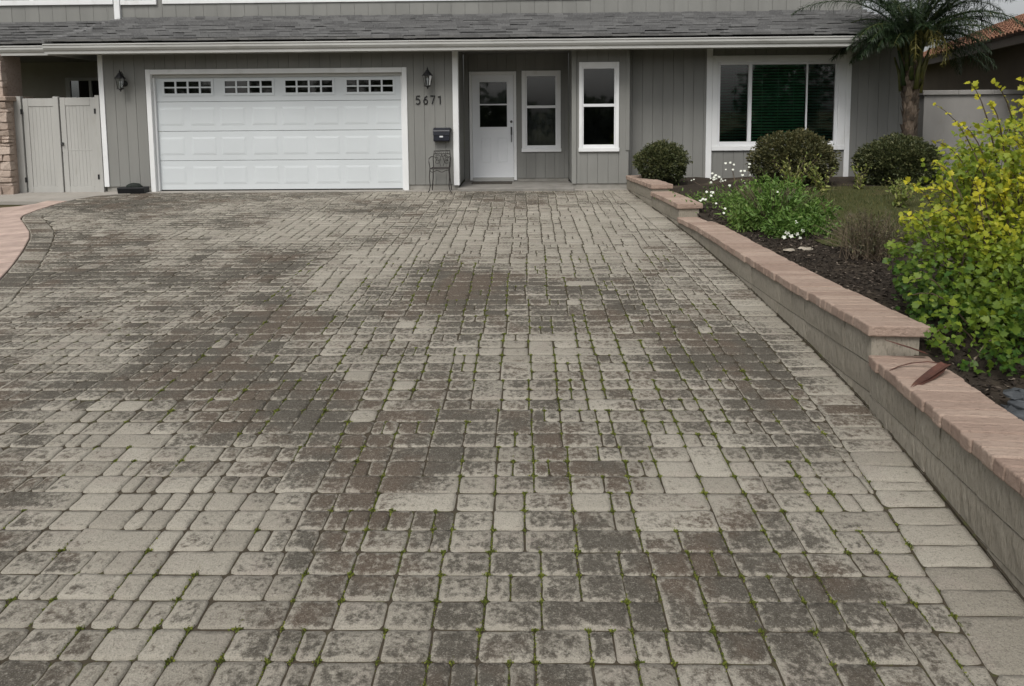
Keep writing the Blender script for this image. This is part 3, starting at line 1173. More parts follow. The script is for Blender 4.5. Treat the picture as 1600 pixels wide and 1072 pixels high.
def tall_window(x0, x1, z0, z1, yf, gx0, gx1, gz0, gz1, zr):
    w = bpy.data.objects.new('window', None)
    col.objects.link(w)
    w.parent = house
    # trim boards
    bx('trim', 'white', w, x0, gx0 - .03, yf - .022, yf + .06, z0 + .075, z1, 0.003)
    bx('trim', 'white', w, gx1 + .03, x1, yf - .022, yf + .06, z0 + .075, z1, 0.003)
    bx('trim', 'white', w, gx0 - .029, gx1 + .029, yf - .02, yf + .058, gz1 + .03, z1 - .001, 0.003)
    bx('sill', 'white', w, x0 - .01, x1 + .01, yf - .04, yf + .06, z0, z0 + .074, 0.004)
    f = MB()
    f.box(gx0 - .029, gx0, yf + .0, yf + .05, z0 + .075, gz1 + .029).box(gx1, gx1 + .029, yf + .0, yf + .05, z0 + .075, gz1 + .029)
    f.box(gx0, gx1, yf + .001, yf + .049, gz1, gz1 + .029).box(gx0, gx1, yf + .001, yf + .049, z0 + .075, gz0)
    f.box(gx0, gx1, yf - .006, yf + .049, zr - .028, zr + .028)
    f.build('frame', 'vinyl', w, 0.003)
    bx('pane', 'glass', w, gx0, gx1, yf + .028, yf + .033, zr + .028, gz1)
    bx('pane', 'glass', w, gx0, gx1, yf + .020, yf + .025, gz0, zr - .028)
    return w


tall_window(-0.07, .755, .665, 2.38, PY, .04, .645, .80, 2.265, 1.62)

# bay with the tall window
BX0, BX1 = 0.92, 2.02
wall(BX0, BX1, GY, 0.10, WT, [(1.08, 1.79, .78, 2.42)], phase=0.09)
bx('corner_trim', 'siding', house, BX0 - .012, BX0 + .075, GY - .018, GY - .002, 0.10, WT, 0.003)
bx('corner_trim', 'siding', house, BX1 - .06, BX1 + .012, GY - .018, GY - .002, 0.75, WT, 0.003)
bx('foundation', 'concrete', house, BX0 - .01, BX1 - .01, GY + .02, GY + .16, -0.10, 0.098)
tall_window(1.05, 1.825, .73, 2.465, GY, 1.14, 1.735, .865, 2.34, 1.63)
bx('room_backing', 'room', house, .95, 2.0, GY + .7, GY + .75, .2, 2.7)
wall_side(BX1, 1, GY + .022, 14.9, 0.10, WT)

# right wing with the wide window
WY = 14.9
wall(BX1, 7.55, WY, 0.11, WT, [(3.83, 6.22, .84, 2.47)], phase=0.12)
bx('foundation', 'concrete', house, BX1, 7.54, WY + .02, WY + .16, -0.2, 0.108)
for x0, x1 in ((3.61, 3.725), (6.36, 6.46)):
    bx('corner_trim', 'white', house, x0, x1, WY - .028, WY - .001, 0.11, WT, 0.004)
ww = bpy.data.objects.new('window', None)
col.objects.link(ww)
ww.parent = house
yf = WY
bx('trim', 'white', ww, 3.728, 3.835, yf - .024, yf + .05, .80, 2.59, .003)
bx('trim', 'white', ww, 6.215, 6.357, yf - .024, yf + .05, .80, 2.59, .003)
bx('trim', 'white', ww, 3.836, 6.214, yf - .022, yf + .05, 2.46, 2.589, .003)
bx('sill', 'white', ww, 3.728, 6.357, yf - .04, yf + .05, .71, .799, .004)
f = MB()
f.box(3.836, 3.885, yf - .004, yf + .05, .80, 2.459).box(6.155, 6.214, yf - .004, yf + .05, .80, 2.459)
f.box(3.886, 6.154, yf - .003, yf + .05, 2.41, 2.459).box(3.886, 6.154, yf - .003, yf + .05, .80, .885)
f.box(4.44, 4.51, yf - .008, yf + .049, .885, 2.41).box(5.585, 5.615, yf - .002, yf + .049, .885, 2.41)
f.build('frame', 'vinyl', ww, .003)
for a, c, yy in ((3.885, 4.44, .034), (4.51, 5.585, .02), (5.615, 6.155, .034)):
    bx('pane', 'glass', ww, a, c, yf + yy, yf + yy + .005, .885, 2.41)
bx('room_backing', 'room', house, 3.5, 6.6, yf + .75, yf + .8, .5, 2.7)


def slats(x0, x1, mat, single):
    bl = bpy.data.objects.new('blind', None)
    col.objects.link(bl)
    bl.parent = ww
    n = 26
    acc = MB()
    for i in range(n):
        z = .90 + (2.37 - .90) * i / (n - 1)
        b = MB() if single else acc
        t = 0.022
        w_ = 0.022
        a0, a1 = yf + .085 - w_, yf + .085 + w_
        b.add([(x0, a0, z - .014), (x1, a0, z - .014), (x1, yf + .085, z + .004), (x0, yf + .085, z + .004), (x0, a1, z + .015), (x1, a1, z + .015),
               (x0, a0, z - .0165), (x1, a0, z - .0165), (x1, a1, z + .0125), (x0, a1, z + .0125)],
              [(0, 1, 2, 3), (3, 2, 5, 4), (6, 7, 8, 9), (0, 6, 7, 1), (4, 5, 8, 9)])
        if single:
            b.build('slat', mat, ww)
    if not single:
        acc.build('slats', mat, ww)
    cords = MB()
    for x in (x0 + .22, (x0 + x1) / 2, x1 - .22):
        cords.box(x - .003, x + .003, yf + .055, yf + .058, .9, 2.39)
    cords.build('ladder_cord', mat, ww)
    bpy.data.objects.remove(bl)
    bx('head_rail', mat, ww, x0, x1, yf + .06, yf + .11, 2.385, 2.43)


slats(4.515, 5.58, 'blind', True)
slats(3.89, 4.435, 'blind_dimmed', False)
slats(5.62, 6.15, 'blind_dimmed', False)


# eaves, gutter and roofs
def gutter(x0, x1, yb, zt, name='gutter'):
    h = 0.185
    prof_ = [(yb, zt), (yb - .115, zt), (yb - .118, zt - .022), (yb - .105, zt - .03), (yb - .107, zt - .075), (yb - .085, zt - .115),
             (yb - .062, zt - .135), (yb - .062, zt - h), (yb, zt - h)]
    return MB().prism_x(prof_, x0, x1).build(name, 'gutter', house)


EY, EZ = 13.97, 2.855
RS = 0.277
gutter(-9.02, 7.47, EY, EZ)
bx('fascia', 'gutter', house, -9.0, 7.45, EY + .001, EY + .03, 2.655, EZ - .003)
bx('soffit', 'soffit', house, -8.99, 7.44, EY + .031, 14.66, WT + .032, WT + .05)
bx('soffit', 'soffit', house, -8.99, -8.3, 14.661, 16.55, WT + .03, WT + .055)
bx('rake_fascia', 'gutter', house, -9.02, -8.992, EY + .02, 16.55, 2.66, 2.86)
bx('soffit', 'soffit', house, 2.02, 7.44, 14.661, 15.1, WT + .031, WT + .052)


def tile_roof(x0, x1, y0, z0, slope, y1, name, mat, expo=0.30, wmin=.17, wmax=.34):
    vs_, fs, tint = [], [], []
    ang = math.atan(slope)
    cs, sn = math.cos(ang), math.sin(ang)
    L = (y1 - y0) / cs
    n = int(math.ceil(L / expo))
    for r_ in range(n):
        x = x0 - random.uniform(0, .2)
        while x < x1:
            w_ = random.uniform(wmin, wmax)
            a, b = max(x, x0), min(x + w_ - .0015, x1)
            x += w_
            if b - a < .03:
                continue
            s0 = r_ * expo - random.uniform(0, .010)
            s1 = min((r_ + 1) * expo + .05, L)
            t = random.uniform(.060, .082)
            t0 = random.uniform(-.003, .003)
            o_ = len(vs_)
            for (s_, hh) in ((s0, t + .012 + t0), (s1, .008), (s0, t * .52), (s1, -.01)):
                for xx in (a, b):
                    vs_.append((xx, y0 + s_ * cs - hh * sn, z0 + s_ * sn + hh * cs))
            fs += [(o_, o_ + 1, o_ + 3, o_ + 2), (o_ + 4, o_ + 5, o_ + 1, o_), (o_, o_ + 2, o_ + 6, o_ + 4), (o_ + 1, o_ + 5, o_ + 7, o_ + 3), (o_ + 4, o_ + 6, o_ + 7, o_ + 5)]
            tint += [random.random() ** 1.3] * 8
    me = bpy.data.meshes.new(name)
    off = Vector(house.location)
    me.from_pydata([(a - off.x, b - off.y, c - off.z) for a, b, c in vs_], [], fs)
    add_attr(me, 'tint', tint)
    me.materials.append(M[mat])
    o = bpy.data.objects.new(name, me)
    col.objects.link(o)
    return o


rdeck = MB().prism_x([(EY - .05, EZ - .02), (16.62, EZ - .02 + RS * (16.62 - EY + .05)), (16.62, EZ - .06 + RS * (16.62 - EY + .05)), (EY - .05, EZ - .05)],
                     -9.0, 7.45).build('roof', 'soffit', house)
t = tile_roof(-9.0, 7.45, EY - .10, EZ + .005, RS, 16.52, 'roof_tiles', 'roof')
t.parent = rdeck
t['kind'] = 'stuff'
# ridge tiles up the rake edge
for i in range(8):
    s0 = i * .34
    y0 = EY - .08 + s0
    z0 = EZ + .03 + RS * (s0 + .02)
    MB().prism_x([(y0, z0 + .045), (y0 + .36, z0 + .02 + RS * .36), (y0 + .36, z0 - .04 + RS * .36), (y0, z0 - .03)], -9.06, -8.86).build('rake_tile', 'roof', rdeck, .01)
LY = 14.42
gutter(-13.5, -9.025, LY, 2.87)
bx('soffit', 'soffit', house, -13.5, -9.025, LY + .001, 16.56, 2.70, 2.73)
ldeck = MB().prism_x([(LY - .05, 2.85), (16.62, 2.85 + .31 * (16.67 - LY)), (16.62, 2.80 + .31 * (16.67 - LY)), (LY - .05, 2.82)], -13.5, -9.03).build('roof', 'soffit', house)
t = tile_roof(-13.5, -9.03, LY - .10, 2.873, .31, 16.5, 'roof_tiles', 'roof')
t.parent = ldeck
t['kind'] = 'stuff'

# upper storey
UY = 16.52
wall(-8.93, 7.35, UY, 3.40, 5.9, bw=0.305)
wall(-13.5, -9.06, UY - .04, 3.40, 5.9, [(-12.6, -9.2, 4.06, 5.2)], bw=0.305)
bx('corner_trim', 'white', house, -9.058, -8.93, UY - .07, UY + .06, 3.45, 5.9, .004)
bx('belly_band', 'white', house, -8.0, 1.45, UY - .03, UY - .001, 3.955, 4.10, .004)
uw = bpy.data.objects.new('window', None)
col.objects.link(uw)
uw.parent = house
bx('sill', 'white', uw, -12.75, -9.07, UY - .085, UY, 3.95, 4.06, .004)
bx('trim', 'white', uw, -9.2, -9.075, UY - .07, UY, 4.061, 5.3, .004)
bx('trim', 'white', uw, -12.75, -12.6, UY - .07, UY, 4.061, 5.3, .004)
bx('trim', 'white', uw, -12.599, -9.201, UY - .068, UY, 5.2, 5.3, .004)
bx('frame', 'vinyl', uw, -10.95, -10.87, UY - .04, UY, 4.06, 5.2)
bx('pane', 'glass', uw, -12.6, -10.95, UY - .02, UY - .015, 4.06, 5.2)
bx('pane', 'glass', uw, -10.87, -9.2, UY - .02, UY - .015, 4.06, 5.2)
bx('room_backing', 'room', house, -13.2, -9.1, UY + .7, UY + .75, 3.6, 5.7)
us = bpy.data.objects.new('window', None)
col.objects.link(us)
us.parent = house
bx('sill', 'white', us, -8.925, -8.12, UY - .05, UY - .001, 3.94, 4.04, .004)
bx('trim', 'white', us, -8.925, -8.84, UY - .045, UY - .001, 4.041, 5.2, .004)
bx('trim', 'white', us, -8.205, -8.12, UY - .045, UY - .001, 4.041, 5.2, .004)
bx('pane', 'glass', us, -8.839, -8.206, UY - .03, UY - .025, 4.041, 5.2)
bx('room_backing', 'room', us, -8.839, -8.206, UY - .012, UY - .006, 4.041, 5.2)
ud = MB().prism_x([(UY - .7, 5.78), (UY + 4.5, 7.2), (UY + 9.5, 5.78), (UY + 9.5, 5.7), (UY - .7, 5.7)], -14.0, 7.8).build('roof', 'roof', house)
bx('wall', 'siding', house, 7.21, 7.35, UY + .15, UY + 8.5, 3.0, 5.7)
bx('wall', 'siding', house, 7.4, 7.55, WY + .145, UY + 8.5, 0.0, 2.74)

# side yard: cream wall behind the gate
CWY = 16.5
bx('wall', 'cream', house, -13.5, -10.26, CWY, CWY + .04 - .006, -0.1, 2.70)
bx('wall', 'cream', house, -9.0, -8.31, CWY, CWY + .034, -0.1, 2.76)
bx('wall', 'cream', house, -10.26, -9.0, CWY, CWY + .034, -0.1, 1.5)
bx('wall', 'cream', house, -10.26, -9.0, CWY, CWY + .034, 2.36, 2.70)
sw = bpy.data.objects.new('window', None)
col.objects.link(sw)
sw.parent = house
bx('frame', 'gate', sw, -10.26, -10.16, CWY - .03, CWY + .03, 1.5, 2.36, .003)
bx('frame', 'gate', sw, -10.159, -9.0, CWY - .03, CWY + .03, 2.29, 2.359, .003)
bx('frame', 'gate', sw, -10.159, -9.0, CWY - .03, CWY + .03, 1.5, 1.57, .003)
bx('frame', 'gate', sw, -9.74, -9.68, CWY - .02, CWY + .03, 1.571, 2.289, .003)
bx('pane', 'glass', sw, -10.159, -9.74, CWY + .005, CWY + .01, 1.571, 2.289)
bx('pane', 'glass', sw, -9.68, -9.0, CWY + .005, CWY + .01, 1.571, 2.289)
bx('room_backing', 'room', sw, -10.16, -9.0, CWY + .3, CWY + .32, 1.4, 2.4)

# ------------------------------------------------------------------ stone pillar
pil = thing('stone_pillar', (-10.6, 14.55, -0.05), 'stacked pinkish stone pillar at the far left beside the gate', 'pillar')
bx('core', 'pillar', pil, -11.18, -10.07, 14.25, 14.95, -0.1, 1.86)
bx('upper_core', 'pillar', pil, -11.12, -10.18, 14.35, 14.92, 1.86, 2.72)


def stones(x0, x1, yfr, z0, z1, hmin, hmax, wmin, wmax):
    z = z0
    while z < z1 - .03:
        h = min(random.uniform(hmin, hmax), z1 - z)
        if z1 - z - h < .05:
            h = z1 - z
        x = x1
        while x > x0 + .03:
            w_ = min(random.uniform(wmin, wmax), x - x0)
            if x - w_ - x0 < .06:
                w_ = x - x0
            d = random.uniform(.02, .06)
            b = MB().box(x - w_ + .006, x - .006, yfr - d, yfr + .12, z + .005, z + h - .005)
            b.v = [(p[0] + random.uniform(-.014, .014), p[1] + random.uniform(-.025, .025), p[2] + random.uniform(-.013, .013)) for p in b.v]
            b.build('stone', 'pillar', pil, .012, seg=2)
            x -= w_
        z += h


stones(-11.2, -10.03, 14.25, -0.06, 0.22, .14, .22, .2, .45)
stones(-11.2, -10.03, 14.25, 0.22, 1.80, .06, .2, .12, .42)
bx('ledge_stone', 'pillar', pil, -11.22, -10.01, 14.17, 15.0, 1.81, 1.90, .012)
stones(-11.14, -10.15, 14.35, 1.90, 2.69, .09, .2, .12, .3)

# ------------------------------------------------------------------ double gate
gate = thing('garden_gate', (-9.2, 14.5, -0.04), 'pale grey double gate of vertical boards beside the garage', 'gate')
gy = 14.50
bx('gate_post', 'gate', gate, -10.12, -9.93, gy - .03, gy + .07, -0.04, 1.90, .004)
bx('gate_post', 'gate', gate, -8.455, -8.372, gy - .03, gy + .07, -0.04, 1.91, .004)


def leaf(x0, x1, z0, z1, midrail, tall_stile):
    lf = bpy.data.objects.new('gate_leaf', None)
    col.objects.link(lf)
    lf.parent = gate
    st = 0.105
    bx('stile', 'gate', lf, x0, x0 + st, gy - .005, gy + .04, z0, z1, .004)
    bx('stile', 'gate', lf, x1 - st, x1, gy - (.03 if tall_stile else .005), gy + .04, z0, z1 + (.03 if tall_stile else 0), .004)
    bx('rail', 'gate', lf, x0 + st + .001, x1 - st - .001, gy - .004, gy + .039, z1 - .16, z1 - .001, .004)
    bx('rail', 'gate', lf, x0 + st + .001, x1 - st - .001, gy - .004, gy + .039, z0, z0 + .12, .004)
    if midrail:
        bx('rail', 'gate', lf, x0 + st + .001, x1 - st - .001, gy + .002, gy + .035, 0.825, .845, .002)
    n = 7
    w_ = (x1 - x0 - 2 * st - .004) / n
    for i in range(n):
        a = x0 + st + .002 + i * w_
        bx('board', 'gate', lf, a + .0007, a + w_ - .0007, gy + .006 + random.uniform(-.0008, .0008), gy + .03, z0 + .121, z1 - .162, .002)
    return lf


l1 = leaf(-9.91, -9.185, -0.005, 1.86, False, True)
l2 = leaf(-9.17, -8.465, -0.005, 1.87, True, False)
lt = MB().box(-9.20, -9.13, gy - .022, gy - .006, .93, .99)
lt.tube([(-9.155, gy - .02, .96), (-9.155, gy - .05, .96), (-9.12, gy - .055, .95)], .008, 6)
lt.build('latch', 'nickel', l2)
for x, z in ((-9.925, .25), (-9.925, 1.6), (-8.46, .30), (-8.46, 1.6)):
    bx('hinge', 'black', gate, x - .018, x + .018, gy - .036, gy - .031, z - .05, z + .05)

# ------------------------------------------------------------------ wall lanterns


def lantern(x, label):
    t_ = thing('wall_lantern', (x, 14.5, 1.97), label, 'lantern', 'carriage lanterns beside the garage door')
    cy_ = 14.5 - .17
    z0 = 1.97
    pb = MB().lathe([(.001, 0), (.06, 0), (.06, .012), (.035, .03), (.001, .03)], 0, 0, 14)
    MB().add([(x + a, 14.498 - c, z0 + .16 + b_) for a, b_, c in pb.v], pb.f).build('wall_plate', 'black', t_, smooth=False)
    br = MB().tube([(x, 14.48, z0 + .16), (x, 14.42, z0 + .10), (x, cy_ + .01, z0 + .05)], .012, 8)
    br.tube([(x, 14.48, z0 + .17), (x, 14.44, z0 + .34), (x, 14.39, z0 + .385), (x, cy_ + .01, z0 + .36)], .009, 8)
    br.build('bracket', 'black', t_)
    MB().lathe([(.002, z0), (.014, z0 + .008), (.010, z0 + .025), (.022, z0 + .032), (.035, z0 + .045), (.062, z0 + .05), (.066, z0 + .062), (.05, z0 + .07), (.002, z0 + .07)],
               x, cy_, 12).build('base_cup', 'black', t_)
    # glass body: six flat sides flaring upward
    b0, b1 = .055, .088
    za, zb = z0 + .07, z0 + .25
    for k in range(6):
        a0, a1 = 2 * PI * k / 6, 2 * PI * (k + 1) / 6
        p = [(x + b0 * math.cos(a0), cy_ + b0 * math.sin(a0), za), (x + b0 * math.cos(a1), cy_ + b0 * math.sin(a1), za),
             (x + b1 * math.cos(a1), cy_ + b1 * math.sin(a1), zb), (x + b1 * math.cos(a0), cy_ + b1 * math.sin(a0), zb)]
        MB().add(p, [(0, 1, 2, 3)]).build('glass_pane', 'lamp_glass', t_)
        MB().tube([p[0], p[3]], .0055, 5).build('rib', 'black', t_)
    MB().lathe([(.002, za), (.012, za), (.012, za + .09), (.018, za + .10), (.016, za + .13), (.004, za + .15)], x, cy_, 10).build('candle_bulb', 'label', t_, smooth=True)
    MB().lathe([(.082, zb), (.104, zb + .004), (.104, zb + .016), (.085, zb + .03), (.06, zb + .062), (.040, zb + .082), (.038, zb + .095), (.024, zb + .11), (.012, zb + .12),
                (.016, zb + .13), (.010, zb + .145), (.004, zb + .165), (.001, zb + .185)], x, cy_, 12).build('lamp_roof', 'black', t_)
    return t_


lantern(-7.85, 'black carriage lantern on the grey wall between gate and garage door')
lantern(-1.875, 'black carriage lantern on the grey wall above the house number')

# ------------------------------------------------------------------ house number 5671
hn = thing('house_number', (-1.88, 14.498, 1.68), 'black house number 5671 on the grey siding', 'house number')


def digit(strokes, x0, w_):
    b = MB()
    for st in strokes:
        b.tube([(x0 + u * w_, 14.489, 1.68 + v * .165) for u, v in st], .0115, 6)
    b.build('digit', 'black', hn)


def arc(cx_, cy_, rx, ry, a0, a1, n=10):
    return [(cx_ + rx * math.cos(math.radians(a0 + (a1 - a0) * i / n)), cy_ + ry * math.sin(math.radians(a0 + (a1 - a0) * i / n))) for i in range(n + 1)]


digit([[(.95, .97), (.25, .95), (.18, .58)] + arc(.5, .32, .45, .30, 120, -140)], -2.143, .095)
digit([[(.85, .97), (.45, .80), (.12, .45)] + arc(.5, .30, .40, .28, 170, 540, 18)], -1.985, .088)
digit([[(.02, .95), (.95, .97), (.62, .5), (.38, .02)]], -1.848, .092)
digit([[(.15, .80), (.75, .97), (.75, .0)]], -1.705, .065)

# ------------------------------------------------------------------ mailbox
mbx = thing('mailbox', (-1.63, 14.5, .955), 'black wall mailbox with small white label above the iron chair', 'mailbox')
MB().prism_x([(14.497, .955), (14.38, .955), (14.365, .975), (14.365, 1.14), (14.497, 1.14)], -1.785, -1.475).build('body', 'navy', mbx, .004)
MB().prism_x([(14.497, 1.142), (14.355, 1.142), (14.352, 1.155), (14.36, 1.17), (14.497, 1.222)], -1.795, -1.465).build('lid', 'navy', mbx, .004)
MB().prism_x([(14.362, 1.165), (14.358, 1.165), (14.352, 1.08), (14.357, 1.08)], -1.79, -1.47).build('flap', 'navy', mbx)
bx('label_plate', 'label', mbx, -1.665, -1.60, 14.3575, 14.3645, 1.035, 1.065)
bx('side_ear', 'navy', mbx, -1.464, -1.445, 14.40, 14.49, 1.19, 1.215)

# ------------------------------------------------------------------ wrought iron chair
ch = thing('iron_chair', (-1.65, 14.2, gz(14.2)), 'small weathered wrought iron chair against the wall under the mailbox', 'chair')
cz = gz(14.2)
CX0, CX1, CYF, CYB = -1.82, -1.46, 14.02, 14.36
sz = .45
for sx, x in ((-1, CX0), (1, CX1)):
    MB().tube([(x, CYF, sz), (x + sx * .012, CYF - .005, .30), (x + sx * .0, CYF, .12), (x + sx * .015, CYF - .01, .04), (x + sx * .045, CYF - .03, cz + .015)],
              .011, 6).build('leg', 'iron', ch)
    MB().tube([(x - sx * .02, CYB, sz), (x - sx * .015, CYB + .01, .25), (x + sx * .01, CYB + .03, cz + .015)], .011, 6).build('leg', 'iron', ch)
    MB().tube([(x - sx * .02, CYB + .01, .66), (x + sx * .01, CYB - .1, .665), (x + sx * .02, CYF + .05, .64), (x + sx * .02, CYF + .02, .58), (x, CYF + .03, sz)], .009, 6).build('arm', 'iron', ch)
sf = MB().tube([(CX0, CYF, sz), (CX1, CYF, sz), (CX1 - .02, CYB, sz), (CX0 + .02, CYB, sz), (CX0, CYF, sz)], .011, 6)
sf.tube([(CX0, CYF, sz - .03)] + [(CX0 + (CX1 - CX0) * i / 12, CYF, sz - .05 - .018 * math.sin(PI * i / 3)) for i in range(1, 12)] + [(CX1, CYF, sz - .03)], .007, 5)
sf.build('seat_frame', 'iron', ch)
sm = MB()
for i in range(1, 14):
    x = CX0 + (CX1 - CX0) * i / 14
    sm.box(x - .002, x + .002, CYF, CYB, sz - .002, sz + .002)
for i in range(1, 13):
    y = CYF + (CYB - CYF) * i / 13
    sm.box(CX0, CX1, y - .002, y + .002, sz - .0015, sz + .0015)
sm.build('seat', 'iron', ch)
ba, bb = CX0 + .03, CX1 - .01
bf = MB().tube([(ba, CYB, sz), (ba - .01, CYB + .02, .62), (ba + .01, CYB + .03, .77), (bb, CYB + .03, .775), (bb + .01, CYB + .02, .62), (bb, CYB, sz)], .010, 6)
bf.tube([(ba, CYB + .028, .715), (bb, CYB + .028, .715)], .007, 5)
bf.build('back_frame', 'iron', ch)
sc = MB()
mx_ = (ba + bb) / 2
for s_ in (-1, 1):
    for j, (r0, zc) in enumerate(((.05, .64), (.035, .56), (.045, .68))):
        sc.tube([(mx_ + s_ * (.07 + .02 * j) + r0 * u, CYB + .022, zc + r0 * v) for u, v in arc(0, 0, 1, 1, 20, 330, 12)], .005, 5)
    sc.tube([(mx_ + s_ * .02, CYB + .015, .47), (mx_ + s_ * .05, CYB + .02, .56), (mx_ + s_ * .015, CYB + .022, .66), (mx_, CYB + .025, .71)], .005, 5)
for i in range(8):
    x = ba + (bb - ba) * (i + .5) / 8
    sc.tube([(x, CYB + .028, .715), (x + .01, CYB + .03, .74), (x, CYB + .03, .772)], .004, 4)
for i in range(22):
    x, z = random.uniform(ba + .03, bb - .03), random.uniform(.56, .70)
    sc.add([(x, CYB + .017, z), (x + .018, CYB + .016, z + .01), (x + .008, CYB + .016, z + .026)], [(0, 1, 2)])
sc.build('back_scrollwork', 'iron', ch)

# door mat and the black bundle
dm = bx('door_mat', 'mat', None, -1.12, -.28, 15.15, 15.66, .0385, .052, .004)
tag(dm, 'dark doormat lying on the porch in front of the white door', 'doormat')
bd = thing('black_box', (-7.7, 14.35, gz(14.35)), 'low black box with a dark rounded mound, on the ground by the garage casing', 'box')
MB().prism_x([(14.25, -0.02), (14.22, .10), (14.235, .108), (14.46, .108), (14.46, -.02)], -7.98, -7.455).build('body', 'bundle', bd, .008)
blob = MB().lathe([(.17, .10), (.165, .125), (.14, .15), (.10, .172), (.05, .183), (.005, .186)], -7.70, 14.35, 14)
blob.v = [(p[0] + random.uniform(-.012, .012), -.0 + 14.35 + (p[1] - 14.35) * .55 + random.uniform(-.008, .008), p[2] + random.uniform(-.006, .006)) for p in blob.v]
blob.build('mound', 'bundle2', bd, smooth=True)

# ------------------------------------------------------------------ retaining wall with rosy caps
rw = thing('retaining_wall', (2.3, 7.0, -0.4), 'low tan block retaining wall with rosy cap stones stepping along the driveway', 'retaining wall')
CT = 0.075
# tiers: (near y, far y, [(y, cap top z)])
TIERS = [(-0.6, 4.75, [(-0.6, .06), (2.0, .03), (3.0, -.012), (3.5, -.045), (4.2, -.062), (4.75, -.084)]),
         (4.75, 10.75, [(4.75, .12), (5.4, .075), (6.2, .033), (7.7, .0), (9.8, -.01), (10.75, -.035)]),
         (10.75, 12.4, [(10.75, .165), (12.4, .165)]),
         (12.4, 14.42, [(12.4, .285), (14.42, .265)])]
CW = 0.33


def nrm_at(y):
    d = Vector((foot(y + .1) - foot(y - .1), .2)).normalized()
    return Vector((d.y, -d.x))          # pointing to +x side


def wpt(y, off):
    n_ = nrm_at(y)
    return (foot(y) + n_.x * off, y + n_.y * off)


def wall_piece(name, mat, y0, y1, o0, o1, zf0, zf1, rough=0.0, bev=.006, sub=0):
    """piece of wall between two stations; zf give bottom/top height at y"""
    vs_ = []
    for zf in (zf0, zf1):
        for yy, oo in ((y0, o0), (y0, o1), (y1, o1), (y1, o0)):
            p = wpt(yy, oo)
            vs_.append((p[0], p[1], zf(yy)))
    if sub:                                   # split face: the front broken into uneven facets
        b = MB().add(vs_, [(3, 2, 1, 0), (4, 5, 6, 7), (0, 1, 5, 4), (1, 2, 6, 5), (2, 3, 7, 6)])
        nu, nw = max(4, int((y1 - y0) / .028)), 3
        g = []
        for jw in range(nw + 1):
            for iu in range(nu + 1):
                yy = y0 + (y1 - y0) * iu / nu
                edge_ = iu in (0, nu) or jw in (0, nw)
                dd_ = .002 if edge_ else -random.uniform(-.001, .0045)
                p = wpt(yy, o0 + dd_)
                g.append((p[0], p[1] + (0 if edge_ else random.uniform(-.008, .008)), zf0(yy) + (zf1(yy) - zf0(yy)) * jw / nw + (0 if edge_ else random.uniform(-.008, .008))))
        w1 = nu + 1
        b.add(g, [(jw * w1 + iu, jw * w1 + iu + 1, (jw + 1) * w1 + iu + 1, (jw + 1) * w1 + iu) for jw in range(nw) for iu in range(nu)])
        return b.build(name, mat, rw)
    b = MB().add(vs_, [(3, 2, 1, 0), (4, 5, 6, 7), (0, 1, 5, 4), (1, 2, 6, 5), (2, 3, 7, 6), (3, 0, 4, 7)])
    if rough:
        b.v = [(p[0] + random.uniform(-rough, rough), p[1] + random.uniform(-rough, rough) * .3, p[2] + random.uniform(-rough, rough) * .4) for p in b.v]
    return b.build(name, mat, rw, bev, seg=2)


for ti, (ya, yb, prof_) in enumerate(TIERS):
    zt = lambda y, p=prof_: itp(p, y)
    y = ya
    first = True
    while y < yb - .01:
        w_ = random.choice([.10, .10, .11, .12, .16, .2])
        if yb - y - w_ < .06:
            w_ = yb - y
        j = random.uniform(-.006, .006)
        wall_piece('cap_stone', 'cap', y + .003 - (.03 if first and ti else 0), y + w_ - .003, -.026 + j, CW + .02 + random.uniform(-.006, .006),
                   lambda v: zt(v) - CT, lambda v, q_=random.uniform(-.0025, .0025): zt(v) + q_, .0035, .010)
        first = False
        y += w_
    for c in range(5):
        top = lambda v, c=c: zt(v) - CT - .003 - .192 * c
        bot = lambda v, c=c: zt(v) - CT + .004 - .192 * (c + 1)
        y = ya - (random.uniform(.05, .35) if ti == 0 else 0)
        while y < yb - .01:
            w_ = random.choice([.30, .40, .40, .45])
            if y + w_ > yb - .12:
                w_ = yb - y
            if max(top(y), top(y + w_)) > gz(y) - .05:
                wall_piece('wall_block', 'block', y + .0025, y + w_ - .0025, random.uniform(-.004, .004), CW - .03, bot, top, .004, .008, sub=1)
            y += w_
# silt line at the foot of the wall
vv, ff = [], []
yy_ = np.arange(-.6, 14.3, .12)
for i, y in enumerate(yy_):
    w_ = .002 + .02 * max(0, noise.noise(Vector((0, y * 2.5, 3))))
    vv += [(foot(y) - .004 - w_, y, gz(y) + .002), (foot(y) + .012, y, gz(y) + .012)]
    if i:
        ff.append((2 * i - 2, 2 * i - 1, 2 * i + 1, 2 * i))
MB().add(vv, ff).build('silt_line', 'joint', rw)

# ------------------------------------------------------------------ garden bed
BEDZ = [(-1.0, -.15), (3.5, -.15), (4.55, -.15), (4.95, 0.0), (6.0, -.015), (7.7, -.04), (9.5, -.03), (10.7, .0), (11.2, .06), (12.4, .10), (13.0, .14), (14.9, .15)]


def bed_z(x, y):
    z = itp(BEDZ, y)
    return z + .03 * noise.noise(Vector((x * 1.7, y * 1.7, 2))) + .02 * min(1, max(0, x - foot(y) - .4))


byv = list(np.arange(-.8, 15.01, .2))
vv, ff = [], []
nxx = 34
for i, y in enumerate(byv):
    x0 = foot(min(y, 14.4)) + .27
    for j in range(nxx):
        t_ = (j / (nxx - 1)) ** 1.6
        x = x0 + (13.5 - x0) * t_
        vv.append((x, y, bed_z(x, y)))
    if i:
        for j in range(nxx - 1):
            a = (i - 1) * nxx + j
            ff.append((a, a + 1, a + 1 + nxx, a + nxx))
o = MB().add(vv, ff).build('garden_bed', 'soil', smooth=True)
o['kind'] = 'structure'


